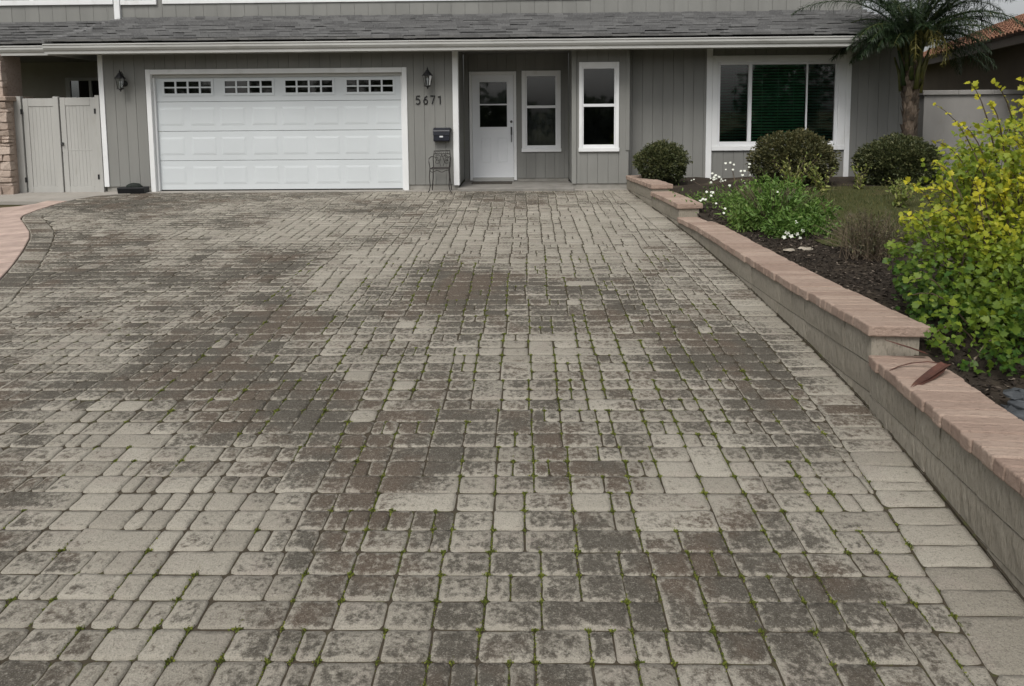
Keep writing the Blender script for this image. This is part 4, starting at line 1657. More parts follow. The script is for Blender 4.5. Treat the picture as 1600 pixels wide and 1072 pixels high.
def lawn_mask(x, y):
    return 3.7 + .25 * math.sin(y * 2.1) < x < 12 and 8.9 + .6 * math.sin(x * 1.3) + .35 * (x - 4) * 0 < y < 12.9


vv, ff = [], []
cell = .25
for i in range(40):
    for j in range(20):
        x, y = 3.4 + i * cell, 8.2 + j * cell
        if lawn_mask(x + cell / 2, y + cell / 2):
            o_ = len(vv)
            vv += [(x, y, bed_z(x, y) + .012), (x + cell, y, bed_z(x + cell, y) + .012), (x + cell, y + cell, bed_z(x + cell, y + cell) + .012), (x, y + cell, bed_z(x, y + cell) + .012)]
            ff.append((o_, o_ + 1, o_ + 2, o_ + 3))
o = MB().add(vv, ff).build('lawn', 'turf')
o['kind'] = 'structure'
gp, gd_, gl_ = [], [], []
while len(gp) < 15000:
    x, y = random.uniform(3.3, 9.5), random.uniform(8.2, 13.2)
    if not lawn_mask(x, y) and random.random() > .12:
        continue
    if noise.noise(Vector((x * 1.1, y * 1.1, 4))) < -.25 and random.random() < .7:
        continue
    gp.append((x, y, bed_z(x, y) + .008))
    gd_.append((random.gauss(0, .45), random.gauss(0, .45), 1))
    gl_.append(random.uniform(.03, .085))
gl_ = np.array(gl_)
o = leaf_obj('grass', 'grass', None, gp, gd_, rdir(len(gp)), gl_, np.full(len(gp), .006), rng.uniform(0, 1, len(gp)), tpl_blade())
tag(o, 'thin patchy lawn grass behind the garden bed', 'grass', kind='stuff')

# mulch
cp, cd, cl = [], [], []
for _ in range(15000):
    y = random.uniform(2.2, 11.0)
    x = foot(y) + .36 + abs(random.gauss(0, 1.0))
    if x > 6 or lawn_mask(x, y):
        continue
    cp.append((x, y, bed_z(x, y) + random.uniform(.0, .012)))
    cd.append((random.gauss(0, 1), random.gauss(0, 1), random.gauss(0, .22)))
    cl.append(random.uniform(.015, .055))
cl = np.array(cl)
cn = np.array([(random.gauss(0, .3), random.gauss(0, .3), 1) for _ in cp])
o = leaf_obj('bark_mulch', 'chip', None, cp, cd, cn, cl, cl * .32, rng.uniform(0, 1, len(cp)), tpl_quad())
tag(o, 'dark bark mulch strewn over the garden bed', 'mulch', kind='stuff')


# ------------------------------------------------------------------ plants
def ball_bush(loc, rx, ry, rz, mat, label, n=6500, lsize=(.03, .058), flat=.75):
    b = thing('round_bush', loc, label, 'bush', 'clipped round bushes against the house')
    c = np.array([0, 0, rz * .95])
    d = rdir(n)
    lump = np.array([1 + .22 * noise.noise(Vector(v * 2.1) + Vector(loc)) + .13 * noise.noise(Vector(v * 5.5) + Vector(loc)) for v in d])
    rad = np.where(rng.random(n) < .72, rng.uniform(.88, 1.03, n), rng.uniform(.35, .9, n)) * lump
    p = d * rad[:, None] * np.array([rx, ry, rz]) + c
    p[:, 2] = np.maximum(p[:, 2], .02)
    dirs = d * .8 + rdir(n) * .75 + np.array([0, 0, .25])
    L = rng.uniform(*lsize, n)
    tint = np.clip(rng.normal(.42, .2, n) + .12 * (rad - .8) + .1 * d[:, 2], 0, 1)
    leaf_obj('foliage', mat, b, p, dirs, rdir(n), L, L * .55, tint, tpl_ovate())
    # shoots that break the outline
    k = 160
    d2 = rdir(k)
    d2[:, 2] = np.abs(d2[:, 2]) * .9
    pp, dd, ll = [], [], []
    for v in d2:
        base = v * np.array([rx, ry, rz]) * .97 + c
        for q_ in range(9):
            pp.append(base + v * .016 * q_ + rng.normal(0, .004, 3))
            dd.append(v + rng.normal(0, .6, 3))
            ll.append(random.uniform(*lsize))
    ll = np.array(ll)
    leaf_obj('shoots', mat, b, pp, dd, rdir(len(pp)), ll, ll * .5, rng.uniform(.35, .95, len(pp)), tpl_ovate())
    st = MB()
    for _ in range(14):
        a = random.uniform(0, 2 * PI)
        r_ = random.uniform(.3, .8)
        st.tube([(loc[0] + .05 * math.cos(a), loc[1] + .05 * math.sin(a), loc[2] - .03), (loc[0] + rx * .35 * r_ * math.cos(a), loc[1] + ry * .35 * r_ * math.sin(a), loc[2] + rz * .6),
                 (loc[0] + rx * .85 * r_ * math.cos(a), loc[1] + ry * .85 * r_ * math.sin(a), loc[2] + rz * 1.2)], [.014, .010, .004], 5)
    st.build('stems', 'bark', b)
    return b


ball_bush((2.54, 13.75, .15), .43, .40, .385, 'hedge', 'small round green bush beside the upper end of the retaining wall', 9000)
ball_bush((4.88, 13.55, .10), .69, .60, .51, 'hedge_brown', 'wide bronzed round bush under the large white window', 20000)
ball_bush((6.70, 13.35, .05), .68, .60, .48, 'hedge', 'dark round bush in front of the palm trunk', 19000)

# big yellow shrub at the right edge
ys_ = thing('yellow_shrub', (3.5, 5.3, -.05), 'large yellow-green leafy shrub spilling over the wall at the right edge', 'shrub')
LOC = np.array([3.5, 5.3, -.05])
ELL = [((3.62, 5.55, 1.08), (.48, .5, .36), 1000), ((3.30, 5.20, .28), (.60, .62, .48), 2800), ((3.75, 5.55, .70), (.66, .75, .52), 3200), ((4.15, 6.0, 1.02), (.70, .8, .42), 1700),
       ((2.98, 4.82, .04), (.42, .42, .26), 1300), ((3.05, 5.35, .40), (.38, .45, .42), 1300), ((4.4, 5.6, .5), (.6, .8, .7), 1100),
       ((3.5, 4.7, .1), (.45, .45, .35), 1300)]
P, D, T = [], [], []
for c, r_, n in ELL:
    d = rdir(n)
    rad = np.where(rng.random(n) < .7, rng.uniform(.82, 1.08, n), rng.uniform(.3, .9, n))
    lump = np.array([1 + .28 * noise.noise(Vector(v * 2.2) + Vector(c) * 3) for v in d])
    p = np.array(c) + d * (rad * lump)[:, None] * np.array(r_)
    P.append(p)
    D.append(d * .7 + rdir(n) * .7 + np.array([0, 0, -.05]))
P = np.concatenate(P) + np.array([.06, 0, 0])
D = np.concatenate(D)
keep = P[:, 2] > -.13
keep &= ~((P[:, 0] < 2.62) & (P[:, 2] < np.where(P[:, 1] > 4.75, .15, -.03)))
P, D = P[keep], D[keep]
shoots = MB()
SP, SD = [], []


def shoot(base, tip, nl, sag=.0):
    base, tip = np.array(base), np.array(tip)
    pts = []
    for i in range(6):
        t_ = i / 5
        q_ = base + (tip - base) * t_
        q_[2] += .10 * math.sin(PI * t_) - sag * t_ * t_
        pts.append(tuple(q_))
    shoots.tube(pts, [.006, .0055, .005, .004, .003, .0015], 4)
    for i in range(nl):
        t_ = .25 + .75 * (i + random.random()) / nl
        k_ = min(4, int(t_ * 5))
        q_ = np.array(pts[k_]) + (np.array(pts[k_ + 1]) - np.array(pts[k_])) * (t_ * 5 - k_)
        SP.append(q_)
        dv = (tip - base) / np.linalg.norm(tip - base)
        SD.append(dv * .5 + rdir(1)[0] * .9)


for (bpt, tpt, nl) in [((3.4, 5.6, .9), (2.98, 5.5, 1.28), 12), ((3.45, 5.6, 1.0), (3.05, 5.6, 1.55), 12), ((3.6, 5.7, 1.1), (3.30, 5.6, 1.72), 11),
                       ((3.8, 5.8, 1.3), (3.46, 5.6, 1.70), 9), ((3.9, 5.8, 1.3), (3.68, 5.6, 1.73), 9), ((3.2, 5.4, .7), (2.88, 5.4, .92), 10),
                       ((3.0, 5.4, .5), (2.74, 5.4, .72), 10), ((3.5, 5.6, 1.0), (3.15, 5.5, 1.42), 12), ((3.6, 5.6, 1.1), (3.4, 5.5, 1.55), 12),
                       ((3.1, 5.2, .6), (2.80, 5.1, .80), 9), ((4.0, 5.8, 1.3), (3.9, 5.7, 1.65), 10), ((3.2, 5.4, .8), (2.95, 5.45, 1.12), 10),
                       ((2.9, 5.0, .2), (2.62, 5.05, .32), 9), ((2.9, 4.8, .1), (2.52, 4.85, .28), 9), ((2.9, 4.7, 0), (2.56, 4.62, .08), 9),
                       ((3.0, 4.6, 0), (2.70, 4.40, -.02), 9), ((3.3, 4.6, 0), (3.05, 4.25, -.03), 9)]:
    shoot(bpt, tpt, nl)
for _ in range(70):
    a_ = random.uniform(0, 1)
    bx_ = np.array([3.15 + 1.3 * a_, 5.35 + .6 * a_ + random.gauss(0, .2), .55 + .45 * a_ + random.gauss(0, .1)])
    tp_ = bx_ + np.array([random.gauss(-.12, .12), random.gauss(-.05, .12), random.uniform(.22, .55)])
    if tp_[2] < 1.75:
        shoot(tuple(bx_), tuple(tp_), 17)
for _ in range(60):
    i = random.randrange(len(P))
    shoot((3.5 + random.gauss(0, .2), 5.4 + random.gauss(0, .2), -.05), tuple(P[i]), 1)
shoots.build('branches', 'bark', ys_)
P = np.concatenate([P, np.array(SP)])
D = np.concatenate([D, np.array(SD)])
n = len(P)
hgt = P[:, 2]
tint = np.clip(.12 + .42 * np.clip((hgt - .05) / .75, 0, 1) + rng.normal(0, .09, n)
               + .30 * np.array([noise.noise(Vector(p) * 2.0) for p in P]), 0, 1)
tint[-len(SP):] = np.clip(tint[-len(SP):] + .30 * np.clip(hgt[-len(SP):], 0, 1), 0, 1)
L = rng.uniform(.026, .060, n)
NR = rdir(n) * .6 + np.array([-.3, -.6, .7])
dist = np.array([(project(*p) or (0, 0, 99))[2] for p in P])
cen_d = np.array([np.linalg.norm((P[i] - np.array([3.7, 5.7, .5])) / np.array([1.1, 1.2, .9])) for i in range(n)])
scr = np.array([1.0 if (project(*p) and project(*p)[0] < 1600) else 0.0 for p in P])
rank = np.argsort(-(L / dist) * (.4 + .6 * np.clip(cen_d, 0, 1.2)) * scr)
big = rank[:290]
mask = np.ones(n, bool)
mask[big] = False
tp = tpl_lobed()
half = rng.random(n) < .5
for sel, tpx, wf in ((mask & half, tp, .95), (mask & ~half, tpl_ovate(.16, .3), .62)):
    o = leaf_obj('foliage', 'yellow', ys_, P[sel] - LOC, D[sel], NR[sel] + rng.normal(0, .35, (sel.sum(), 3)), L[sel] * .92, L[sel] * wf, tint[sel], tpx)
    o['kind'] = 'stuff'
protos = [leaf_mesh('leaf', [(0, 0, 0)], [(1, 0, 0)], [(0, 0, 1)], [1.0], [.95], [tt], tp) for tt in np.linspace(0.02, 1.0, 9)]
for me in protos:
    me.materials.append(M['yellow'])
for i in big:
    d = Vector(D[i]).normalized()
    s_ = Vector(NR[i]).cross(d).normalized()
    u_ = d.cross(s_)
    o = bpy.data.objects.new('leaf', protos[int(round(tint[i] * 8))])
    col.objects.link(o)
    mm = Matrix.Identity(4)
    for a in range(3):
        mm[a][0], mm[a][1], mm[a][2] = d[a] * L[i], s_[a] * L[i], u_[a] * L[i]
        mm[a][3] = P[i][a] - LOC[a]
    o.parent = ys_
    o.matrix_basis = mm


# flowering clump
def flower(parent, p, size, face=(-.2, -.7, .6)):
    pos_, dr_ = [], []
    fz = Vector(face).normalized()
    a_ = fz.cross(Vector((0, 0, 1))).normalized()
    b_ = fz.cross(a_)
    for k in range(5):
        an = 2 * PI * k / 5 + random.random() * .3
        v = a_ * math.cos(an) + b_ * math.sin(an) + fz * .25
        pos_.append(p)
        dr_.append(v)
    L_ = np.full(5, size * .72)
    me = leaf_mesh('flower', [Vector(q_) - parent.location for q_ in pos_], dr_, [fz] * 5, L_, L_ * .75, [.5] * 5, tpl_ovate(.1, .1))
    me.materials.append(M['petal'])
    o = bpy.data.objects.new('flower', me)
    col.objects.link(o)
    o.parent = parent


fc = thing('flowering_clump', (3.2, 9.5, -.03), 'bright green feathery plant clump with a few white flowers behind the wall', 'plant')
loc = np.array([3.2, 9.5, -.03])
p_, d_l, t_l = [], [], []
for cx_, cy_, cz_, rx_, rz_, n_, tb in [(-.05, -.1, .18, .34, .30, 1300, .42), (.22, .15, .28, .34, .34, 1400, .48), (-.22, .35, .22, .32, .30, 1100, .5), (.42, -.15, .14, .28, .24, 900, .45),
                                        (.05, .55, .30, .34, .30, 1100, .55), (-.02, -.5, .08, .26, .20, 700, .38), (.38, .45, .22, .30, .28, 800, .52), (-.38, .0, .10, .2, .18, 450, .62),
                                        (.3, -.45, .07, .26, .16, 500, .4)]:
    d = rdir(n_)
    lump = np.array([1 + .45 * noise.noise(Vector(v * 2.4) + Vector((cx_ * 9, cy_ * 7, 2))) for v in d])
    rad = np.where(rng.random(n_) < .65, rng.uniform(.7, 1.12, n_), rng.uniform(.2, .85, n_)) * lump
    q_ = d * rad[:, None] * np.array([rx_, rx_, rz_]) + np.array([cx_, cy_, cz_ + .02])
    q_[:, 2] = np.maximum(q_[:, 2], .0)
    p_.append(q_)
    d_l.append(d * .5 + rdir(n_) * .7 + np.array([0, 0, .2]))
    t_l.append(np.clip(rng.normal(tb, .2, n_) + .25 * (lump - 1), 0, 1))
p, d, tt_ = np.concatenate(p_), np.concatenate(d_l), np.concatenate(t_l)
n = len(p)
L = rng.uniform(.025, .085, n)
leaf_obj('foliage', 'fern', fc, p, d, rdir(n), L, L * rng.uniform(.22, .5, n), tt_, tpl_ovate())
st = MB()
for _ in range(40):
    a = random.uniform(0, 2 * PI)
    e_ = random.uniform(.3, 1)
    st.tube([tuple(loc), tuple(loc + np.array([.3 * math.cos(a) * e_, .35 * math.sin(a) * e_, .3])), tuple(loc + np.array([.55 * math.cos(a) * e_, .7 * math.sin(a) * e_, .55]))], .004, 4)
st.build('stems', 'twig', fc)


def unproj(px, py, y):
    d_ = R_AX * (px - 800) - U_AX * (py - CY) + F_AX * FPX
    t_ = y / d_.y
    return d_ * t_ + Vector((0, 0, CAM_Z))


for px, py, y, sz_ in [(1230, 364, 8.75, .045), (1236, 369, 8.75, .045), (1225, 371, 8.75, .04), (1245, 366, 8.8, .042), (1254, 361, 8.85, .04), (1244, 347, 8.9, .035),
                       (1133, 326, 9.1, .025), (1131, 333, 9.1, .025), (1140, 290, 9.4, .028), (1119, 318, 9.5, .024), (1215, 300, 9.2, .02), (1250, 372, 8.8, .035)]:
    flower(fc, unproj(px, py, y), sz_)

ff_ = thing('white_flower_plant', (3.35, 11.4, .05), 'sprawling plant with clustered white blossoms on thin stalks by the stepped wall', 'plant')
n = 1500
loc2 = np.array([3.35, 11.4, .05])
p = np.stack([rng.normal(0, .38, n), rng.normal(0, .5, n), np.abs(rng.normal(0, .10, n))], 1)
L = rng.uniform(.03, .07, n)
leaf_obj('foliage', 'fern', ff_, p, rdir(n) + np.array([0, 0, .6]), rdir(n), L, L * .4, np.clip(rng.normal(.45, .25, n), 0, 1), tpl_ovate())
stalks = MB()
for px, py, y, sz_, k in [(1143, 257, 11.5, .035, 3), (1144, 266, 11.5, .03, 2), (1160, 268, 11.5, .035, 3), (1172, 258, 11.5, .03, 3), (1120, 276, 11.6, .04, 7), (1112, 281, 11.6, .03, 5),
                          (1128, 281, 11.6, .03, 4), (1111, 300, 11.2, .04, 4), (1097, 313, 10.9, .04, 3), (1083, 283, 11.8, .02, 2), (1160, 282, 11.5, .02, 2), (1173, 275, 11.5, .02, 1)]:
    q_ = unproj(px, py, y)
    stalks.tube([tuple(loc2 + np.array([(q_.x - loc2[0]) * .5, 0, 0])), ((q_.x + loc2[0]) / 2, y, q_.z * .5), tuple(q_)], .0035, 4)
    for _ in range(k):
        flower(ff_, q_ + Vector((random.gauss(0, .035), random.gauss(0, .02), random.gauss(0, .025))), sz_ * random.uniform(.7, 1.1))
stalks.build('stalks', 'twig', ff_)


# weedy yellow-green plants in front of the bronzed bush
def weed(loc_, n_st, hgt_, spread, label, mat='weed', lsz=(.05, .1)):
    w_ = thing('leafy_weed', loc_, label, 'plant', 'young weeds in the garden bed')
    pp, dd, ll = [], [], []
    s_ = MB()
    for _ in range(n_st):
        a = random.uniform(0, 2 * PI)
        r_ = random.uniform(.1, spread)
        h = hgt_ * random.uniform(.55, 1.0)
        p0 = np.array(loc_)
        p1 = p0 + np.array([r_ * .4 * math.cos(a), r_ * .4 * math.sin(a), h * .55])
        p2 = p0 + np.array([r_ * math.cos(a), r_ * math.sin(a), h])
        s_.tube([tuple(p0), tuple(p1), tuple(p2)], [.005, .004, .002], 4)
        for i in range(11):
            t_ = .15 + .85 * i / 10
            q_ = p0 * (1 - t_) ** 2 + 2 * p1 * t_ * (1 - t_) + p2 * t_ * t_
            pp.append(q_ - p0)
            dd.append(rdir(1)[0] + np.array([0, 0, .5]))
            ll.append(random.uniform(*lsz) * (1.1 - .5 * t_))
    s_.build('stems', 'twig', w_)
    ll = np.array(ll)
    leaf_obj('foliage', mat, w_, pp, dd, rdir(len(pp)), ll * 1.15, ll * .5, np.clip(rng.normal(.5, .25, len(pp)), 0, 1), tpl_ovate())


weed((4.50, 12.45, .1), 20, .66, .42, 'tall yellow-green weed in front of the bronzed bush')
weed((4.95, 12.35, .1), 16, .50, .40, 'yellow-green weed just right of the tallest one, below the bronzed bush')
weed((5.70, 12.7, .1), 9, .55, .18, 'slender upright weed between the bronzed bush and the dark bush')
weed((6.3, 12.2, .08), 14, .30, .45, 'low pale weed at the foot of the dark bush')
weed((2.75, 11.6, .06), 9, .20, .22, 'low green weed beside the stepped caps of the wall', 'fern', (.03, .06))
weed((5.55, 11.0, .05), 12, .42, .35, 'yellow-green sprouts left of the big yellow shrub at the lawn edge', 'weed', (.06, .12))

# dry twiggy shrub
dsb = thing('dry_shrub', (3.55, 7.6, -.03), 'dry brownish twiggy shrub on the mulch beyond the wall', 'shrub')
tw = MB()
pp, dd = [], []
for _ in range(260):
    a = random.uniform(0, 2 * PI)
    e_ = random.uniform(.1, 1)
    b0 = np.array([3.55 + random.gauss(0, .10), 7.6 + random.gauss(0, .10), -.03])
    h = random.uniform(.22, .52) * (1.1 - .35 * e_)
    p1 = b0 + np.array([.22 * e_ * math.cos(a), .22 * e_ * math.sin(a), h * .6])
    p2 = b0 + np.array([.52 * e_ * math.cos(a), .52 * e_ * math.sin(a), h])
    tw.tube([tuple(b0), tuple(p1), tuple(p2)], [.004, .003, .0015], 3, False)
    for k in range(13):
        t_ = .3 + .7 * k / 12
        q_ = b0 * (1 - t_) ** 2 + 2 * p1 * t_ * (1 - t_) + p2 * t_ * t_
        pp.append(q_ - np.array(dsb.location))
        dd.append(rdir(1)[0] * .8 + (p2 - b0))
tw.build('twigs', 'twig', dsb)
L = rng.uniform(.02, .05, len(pp))
leaf_obj('foliage', 'dry', dsb, pp, dd, rdir(len(pp)), L, L * .22, np.clip(rng.normal(.5, .25, len(pp)), 0, 1), tpl_quad())

# dried strap leaves on the lower cap
sl = thing('strap_leaf_tuft', (2.70, 4.52, -.1), 'dried brown strap leaves draped over the step in the wall caps', 'plant')


def strap(pts, w_, name='strap_leaf'):
    b = MB()
    n_ = len(pts)
    P_ = [Vector(q_) for q_ in pts]
    vs_, fs = [], []
    for i, q_ in enumerate(P_):
        d_ = (P_[min(i + 1, n_ - 1)] - P_[max(0, i - 1)]).normalized()
        s_ = d_.cross(Vector((0, 0, 1))).normalized()
        k_ = w_ * (1 - (i / (n_ - 1)) ** 2.2) + .002
        up = Vector((0, 0, .35 * k_))
        vs_ += [tuple(q_ + s_ * k_ + up), tuple(q_), tuple(q_ - s_ * k_ + up)]
        if i:
            a = 3 * i
            fs += [(a - 3, a - 2, a + 1, a), (a - 2, a - 1, a + 2, a + 1)]
    o = b.add(vs_, fs).build(name, 'strap', sl)
    md = o.modifiers.new('thick', 'SOLIDIFY')
    md.thickness = .002


def on_cap(px, py, z):
    d_ = R_AX * (px - 800) - U_AX * (py - CY) + F_AX * FPX
    t_ = (z - CAM_Z) / d_.z
    return d_ * t_ + Vector((0, 0, CAM_Z))


hub = on_cap(1478, 570, -.02)
strap([hub, on_cap(1462, 580, -.035), on_cap(1445, 592, -.06), on_cap(1432, 600, -.066), on_cap(1422, 607, -.064)], .028)
strap([hub, on_cap(1468, 582, -.04), on_cap(1455, 592, -.06), on_cap(1440, 600, -.064), on_cap(1432, 604, -.066)], .018)
strap([hub, on_cap(1450, 566, -.04), on_cap(1425, 568, -.055), on_cap(1405, 573, -.066), on_cap(1390, 579, -.066)], .007)
e1 = unproj(1383, 531, 4.70)
strap([unproj(1448, 553, 4.66), unproj(1425, 545, 4.66), unproj(1400, 537, 4.67), e1], .016)

# dark rocks and pale stones in the bed
for i, (px, py, z, s_, lab) in enumerate([(1578, 617, -.06, .07, 'dark slate rock highest on the small pile below the yellow shrub'),
                                          (1590, 632, -.10, .085, 'bluish-grey flat rock with a pale top at the right edge behind the wall'),
                                          (1585, 650, -.13, .07, 'dark flat rock lowest on the small pile behind the wall'),
                                          (1562, 640, -.13, .05, 'small dark rock left of the flat bluish-grey rock'),
                                          (1600, 662, -.13, .07, 'dark rock cut by the right edge just behind the wall cap')]):
    c = on_cap(px, py, z)
    c.x += .06
    rk = MB().lathe([(.2 * s_, -.35 * s_), (.9 * s_, -.2 * s_), (1.0 * s_, .05 * s_), (.75 * s_, .3 * s_), (.1 * s_, .38 * s_)], 0, 0, 9, random.random())
    rk.v = [(c.x + p_[0] * 1.2 + random.uniform(-.012, .012), c.y + p_[1] * .9 + random.uniform(-.012, .012), c.z + p_[2] + random.uniform(-.008, .008)) for p_ in rk.v]
    o = rk.build('rock', 'rock', None, .004)
    tag(o, lab, 'rock', 'dark rocks behind the wall')
for i, (px, py, s_, lab) in enumerate([(1232, 391, .05, 'pale flat stone on the mulch below the flowering clump'), (1258, 389, .06, 'pale stone right of its twin, between flowers and dry shrub')]):
    c = on_cap(px, py, -.02)
    rk = MB().lathe([(.3 * s_, -.2 * s_), (1.0 * s_, 0), (.8 * s_, .25 * s_), (.1 * s_, .32 * s_)], 0, 0, 9, random.random())
    rk.v = [(c.x + p_[0] * 1.5 + random.uniform(-.01, .01), c.y + p_[1] + random.uniform(-.01, .01), c.z + p_[2] + random.uniform(-.006, .006)) for p_ in rk.v]
    tag(rk.build('stone', 'pale_rock', None, .004), lab, 'stone', 'pale stones on the mulch')

# ------------------------------------------------------------------ palm
PXc, PYc, PZ = 7.05, 13.75, 2.85
pt = thing('palm_tree', (PXc, PYc, .0), 'palm tree with shaggy trunk and drooping feathery fronds by the house corner', 'palm')
MB().tube([(PXc + .02, PYc, -.1), (PXc, PYc, .5), (PXc - .01, PYc, 1.0), (PXc - .01, PYc, 1.6), (PXc, PYc, 2.0), (PXc, PYc, 2.5), (PXc, PYc, PZ)], [.135, .10, .092, .11, .13, .105, .065], 14).build('trunk', 'bark', pt, smooth=True)
for i in range(110):                                  # old leaf bases round the trunk
    a = i * 2.39996
    z = .45 + 1.85 * i / 110
    r_ = float(np.interp(z, [0, .5, 1, 1.6, 2.0, 2.25], [.125, .098, .09, .107, .126, .115]))
    w_ = random.uniform(.05, .08)
    h = random.uniform(.13, .22)
    ca, sa = math.cos(a), math.sin(a)
    tx, ty = -sa, ca
    bpt = [(PXc + ca * r_ * .9 + tx * w_ * k_, PYc + sa * r_ * .9 + ty * w_ * k_, z) for k_ in (-1, 1)]
    o1 = random.uniform(.025, .08)
    tpt = [(PXc + ca * (r_ + o1) + tx * w_ * .35 * k_, PYc + sa * (r_ + o1) + ty * w_ * .35 * k_, z + h) for k_ in (-1, 1)]
    mid = (PXc + ca * (r_ + .022), PYc + sa * (r_ + .022), z + h * .4)
    MB().add([bpt[0], bpt[1], tpt[1], tpt[0], mid], [(0, 1, 4), (1, 2, 4), (2, 3, 4), (3, 0, 4), (0, 3, 2, 1)]).build('leaf_base', 'boot', pt)


def frond(az, el, length, droop, tint0, nl=44, ll=.34):
    base = np.array([PXc, PYc, PZ - .1])
    hz = np.array([math.cos(az), math.sin(az), 0])
    pts = []
    for i in range(13):
        t_ = i / 12
        ang = el - droop * t_ ** 1.2
        if i == 0:
            q_ = base + hz * .08
        else:
            q_ = pts[-1] + (hz * math.cos(ang) + np.array([0, 0, math.sin(ang)])) * length / 12
        pts.append(q_)
    fr = MB().tube([tuple(q_) for q_ in pts], list(np.linspace(.02, .004, 13)), 5)
    nv = len(fr.v)
    pos_, dr_, nr_, L_, W_ = [], [], [], [], []
    side = np.array([-math.sin(az), math.cos(az), 0])
    for i in range(nl):
        t_ = .16 + .83 * i / nl
        k_ = min(11, int(t_ * 12))
        q_ = pts[k_] + (pts[k_ + 1] - pts[k_]) * (t_ * 12 - k_)
        dv = (pts[k_ + 1] - pts[k_]) / np.linalg.norm(pts[k_ + 1] - pts[k_])
        up = np.cross(dv, side)
        for s_ in (-1, 1):
            v = side * s_ * .8 + dv * .65 + np.array([0, 0, -.30]) + rng.normal(0, .22, 3) + up * rng.normal(0, .25)
            pos_.append(q_)
            dr_.append(v)
            nr_.append(np.array([0, 0, 1]) + rng.normal(0, .3, 3))
            L_.append(ll * (math.sin(PI * min(1, .18 + .82 * t_)) * .8 + .22) * random.uniform(.85, 1.1))
            W_.append(.012)
    P0 = np.array([PXc, PYc, 0.])
    me = leaf_mesh('frond', np.array(pos_) - P0, dr_, nr_, L_, W_, np.clip(rng.normal(tint0, .12, len(pos_)), 0, 1), tpl_blade(.55))
    me.materials.append(M['palm'])
    o = bpy.data.objects.new('frond', me)
    col.objects.link(o)
    o.parent = pt
    tags = fr.build('rachis', 'palm', None)
    add_attr(tags.data, 'tint', [min(1, tint0 + .35)] * len(tags.data.vertices))
    tags.data.transform(Matrix.Translation((-PXc, -PYc, 0)))
    tags.parent = o


for i in range(22):                                  # green stalks clasping the top of the trunk
    a = i * 2.39996
    z = 1.95 + .75 * i / 22
    r_ = .20 - .09 * i / 22
    q0 = (PXc + r_ * .8 * math.cos(a), PYc + r_ * .8 * math.sin(a), z - .15)
    q1 = (PXc + r_ * 1.0 * math.cos(a), PYc + r_ * 1.0 * math.sin(a), z + .15)
    q2 = (PXc + (r_ + .10) * math.cos(a), PYc + (r_ + .10) * math.sin(a), z + .48)
    o = MB().tube([q0, q1, q2], [.05, .035, .015], 7).build('leaf_stalk', 'palm', pt, smooth=True)
    add_attr(o.data, 'tint', [random.uniform(.4, .8)] * len(o.data.vertices))
for i in range(52):
    az = i * 2.39996 + .4
    el = math.radians(random.uniform(22, 84))
    dr = random.uniform(45, 95)
    Lf = random.uniform(1.35, 1.85)
    if math.cos(az) < -.2 and math.sin(az) < .3:
        Lf *= .72
    if el > .9:
        Lf *= 1.35
    frond(az, el, Lf, math.radians(dr), random.uniform(.08, .30), 84, .36)
for az, el, L_, dr in [(3.0, 30, 1.15, 75), (2.8, 15, 1.1, 75), (.2, 30, 1.6, 75), (-.2, 10, 1.5, 65), (.5, 35, 1.6, 80), (3.2, 50, 1.2, 100),
                       (-.1, 50, 1.6, 90), (.05, 0, 1.5, 45), (5.6, 25, 1.3, 80)]:
    frond(az, math.radians(el), L_, math.radians(dr), random.uniform(.10, .26), 66, .34)
for az, tn_ in ((4.62, .78), (4.95, .72), (4.30, .7), (4.75, .62)):
    frond(az, math.radians(random.uniform(40, 60)), random.uniform(1.05, 1.25), math.radians(172), tn_ + .1, 48, .22)

# ------------------------------------------------------------------ pale block wall and neighbour house
bw_ = thing('boundary_wall', (10.5, 16.2, -.1), 'pale plastered boundary wall behind the yellow shrub', 'wall')
bx('wall_body', 'fence', bw_, 8.55, 14.5, 16.1, 16.3, -.3, 1.80)
for i in range(8):
    bx('coping', 'fence', bw_, 8.50 + i * .75 + .002, 8.50 + (i + 1) * .75 - .002, 16.05, 16.35, 1.801, 1.90, .008)

nh = thing('neighbour_house', (11.5, 18.0, 0), 'brown neighbour house with terracotta tile roof at the right edge', 'house')
e0, e1_ = Vector((11.9, 22.6, 0)), Vector((8.75, 11.2, 0))       # eave line
ed = (e1_ - e0).normalized()
en = Vector((-ed.y, ed.x, 0))
if en.x < 0:
    en = -en
EH = 2.9


def nb(u, w_, z):
    q_ = e0 + ed * u + en * w_
    return (q_.x, q_.y, z)


UL = (e1_ - e0).length
uw0, uw1 = -6.0, 8.3


def nbox(name, mat, parent, u0, u1, w0, w1, z0, z1):
    vs_ = [nb(u, w_, z) for z in (z0, z1) for u, w_ in ((u0, w0), (u1, w0), (u1, w1), (u0, w1))]
    return MB().add(vs_, [(3, 2, 1, 0), (4, 5, 6, 7), (0, 1, 5, 4), (1, 2, 6, 5), (2, 3, 7, 6), (3, 0, 4, 7)]).build(name, mat, parent)


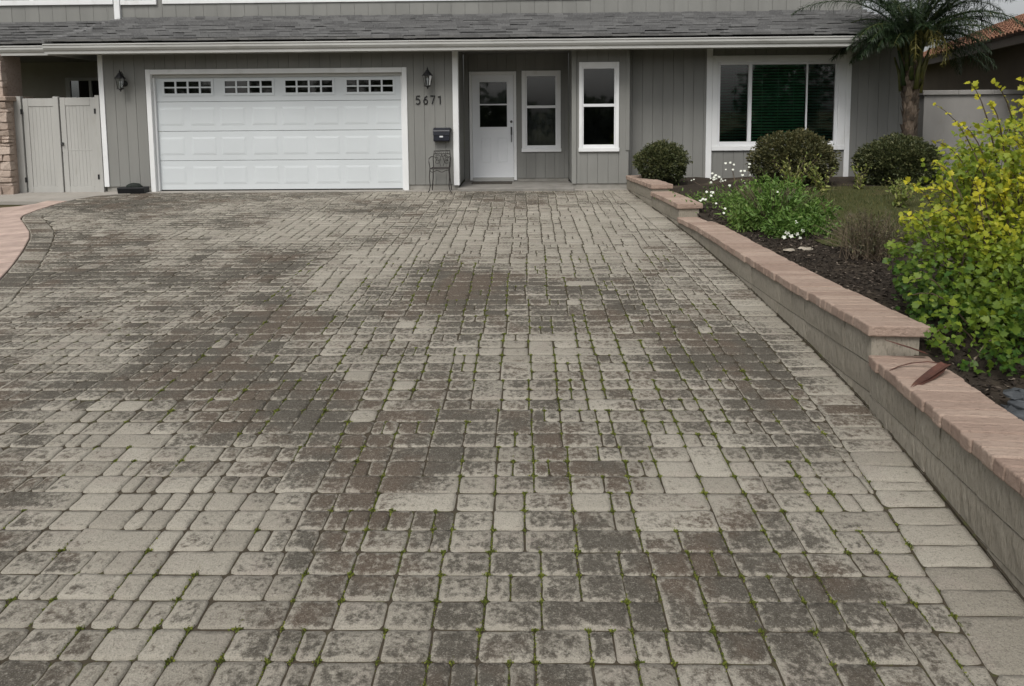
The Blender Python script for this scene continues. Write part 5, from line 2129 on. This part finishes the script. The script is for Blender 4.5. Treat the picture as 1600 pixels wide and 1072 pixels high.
nbox('wall', 'tan_wall', nh, uw0, uw1 - .5, .55, 6, -.2, EH + .05)
nbox('fascia', 'brown_fascia', nh, uw0, uw1, -.02, .03, EH - .12, EH + .06)
nbox('soffit', 'brown_fascia', nh, uw0, uw1, .031, .56, EH - .02, EH + .0)
rs = .40
dk = MB().add([nb(uw0, -.04, EH + .05), nb(uw1, -.04, EH + .05), nb(uw1, 5, EH + .05 + rs * 5.04), nb(uw0, 5, EH + .05 + rs * 5.04),
               nb(uw0, 10, EH + .05), nb(uw1, 10, EH + .05)], [(0, 1, 2, 3), (3, 2, 5, 4)]).build('roof', 'brown_fascia', nh)
vs_, fs, tn = [], [], []
cs, sn = 1 / math.hypot(1, rs), rs / math.hypot(1, rs)
expo, tw_ = .33, .23
for r_ in range(15):
    for c in range(int((uw1 - uw0) / tw_)):
        u0 = uw0 + c * tw_
        s0, s1 = r_ * expo - random.uniform(0, .02), (r_ + 1) * expo + .04
        t_ = random.random()
        o_ = len(vs_)
        for s_, lift in ((s0, .05), (s1, .02)):
            for k in range(5):
                a = PI * k / 4
                u = u0 + tw_ * .5 - tw_ * .46 * math.cos(a)
                hh = lift + .055 * math.sin(a)
                q_ = nb(u, -.07 + s_ * cs - hh * sn, EH + .05 + s_ * sn + hh * cs)
                vs_.append(q_)
                tn.append(t_)
        for k in range(4):
            fs.append((o_ + k, o_ + k + 1, o_ + 6 + k, o_ + 5 + k))
        fs.append((o_, o_ + 4, o_ + 3, o_ + 2, o_ + 1))
me = bpy.data.meshes.new('roof_tiles')
me.from_pydata([(a - 11.5, b - 18.0, c) for a, b, c in vs_], [], fs)
add_attr(me, 'tint', tn)
me.materials.append(M['red_roof'])
o = bpy.data.objects.new('roof_tiles', me)
col.objects.link(o)
o.parent = dk
dk.matrix_parent_inverse = Matrix.Identity(4)
o.location = (0, 0, 0)
o['kind'] = 'stuff'

# ------------------------------------------------------------------ trees across the street, mirrored in the windows
tp_, td_ = [], []
tk = MB()
for i in range(26):
    x = -62 + i * 5 + random.uniform(-1.5, 1.5)
    y = -30 + random.uniform(-3, 3)
    h = random.uniform(5.5, 9.0)
    if -3 < x < 9:
        h = random.uniform(2.6, 3.3)
    r_ = random.uniform(2.3, 3.4)
    tk.tube([(x, y, -1.2), (x + .1, y, h * .35), (x + .3, y, h * .7)], [.22, .16, .06], 7)
    for _ in range(900):
        d = rdir(1)[0]
        q_ = d * random.uniform(.55, 1.05) * (1 + .3 * noise.noise(Vector(d * 2.2) + Vector((x, 0, 0))))
        tp_.append((x + q_[0] * r_, y + q_[1] * r_, (h - 1.2) * .5 + q_[2] * (h + 1.2) * .5))
        td_.append(rdir(1)[0])
Lt = rng.uniform(.35, .75, len(tp_))
o = leaf_obj('far_trees', 'tree', None, tp_, td_, rdir(len(tp_)), Lt, Lt * .6, np.clip(rng.normal(.5, .25, len(tp_)), 0, 1), tpl_ovate())
tag(o, 'dark row of trees across the street, mirrored in the window panes', 'trees', kind='stuff')
tk.build('tree_trunks', 'bark', o)
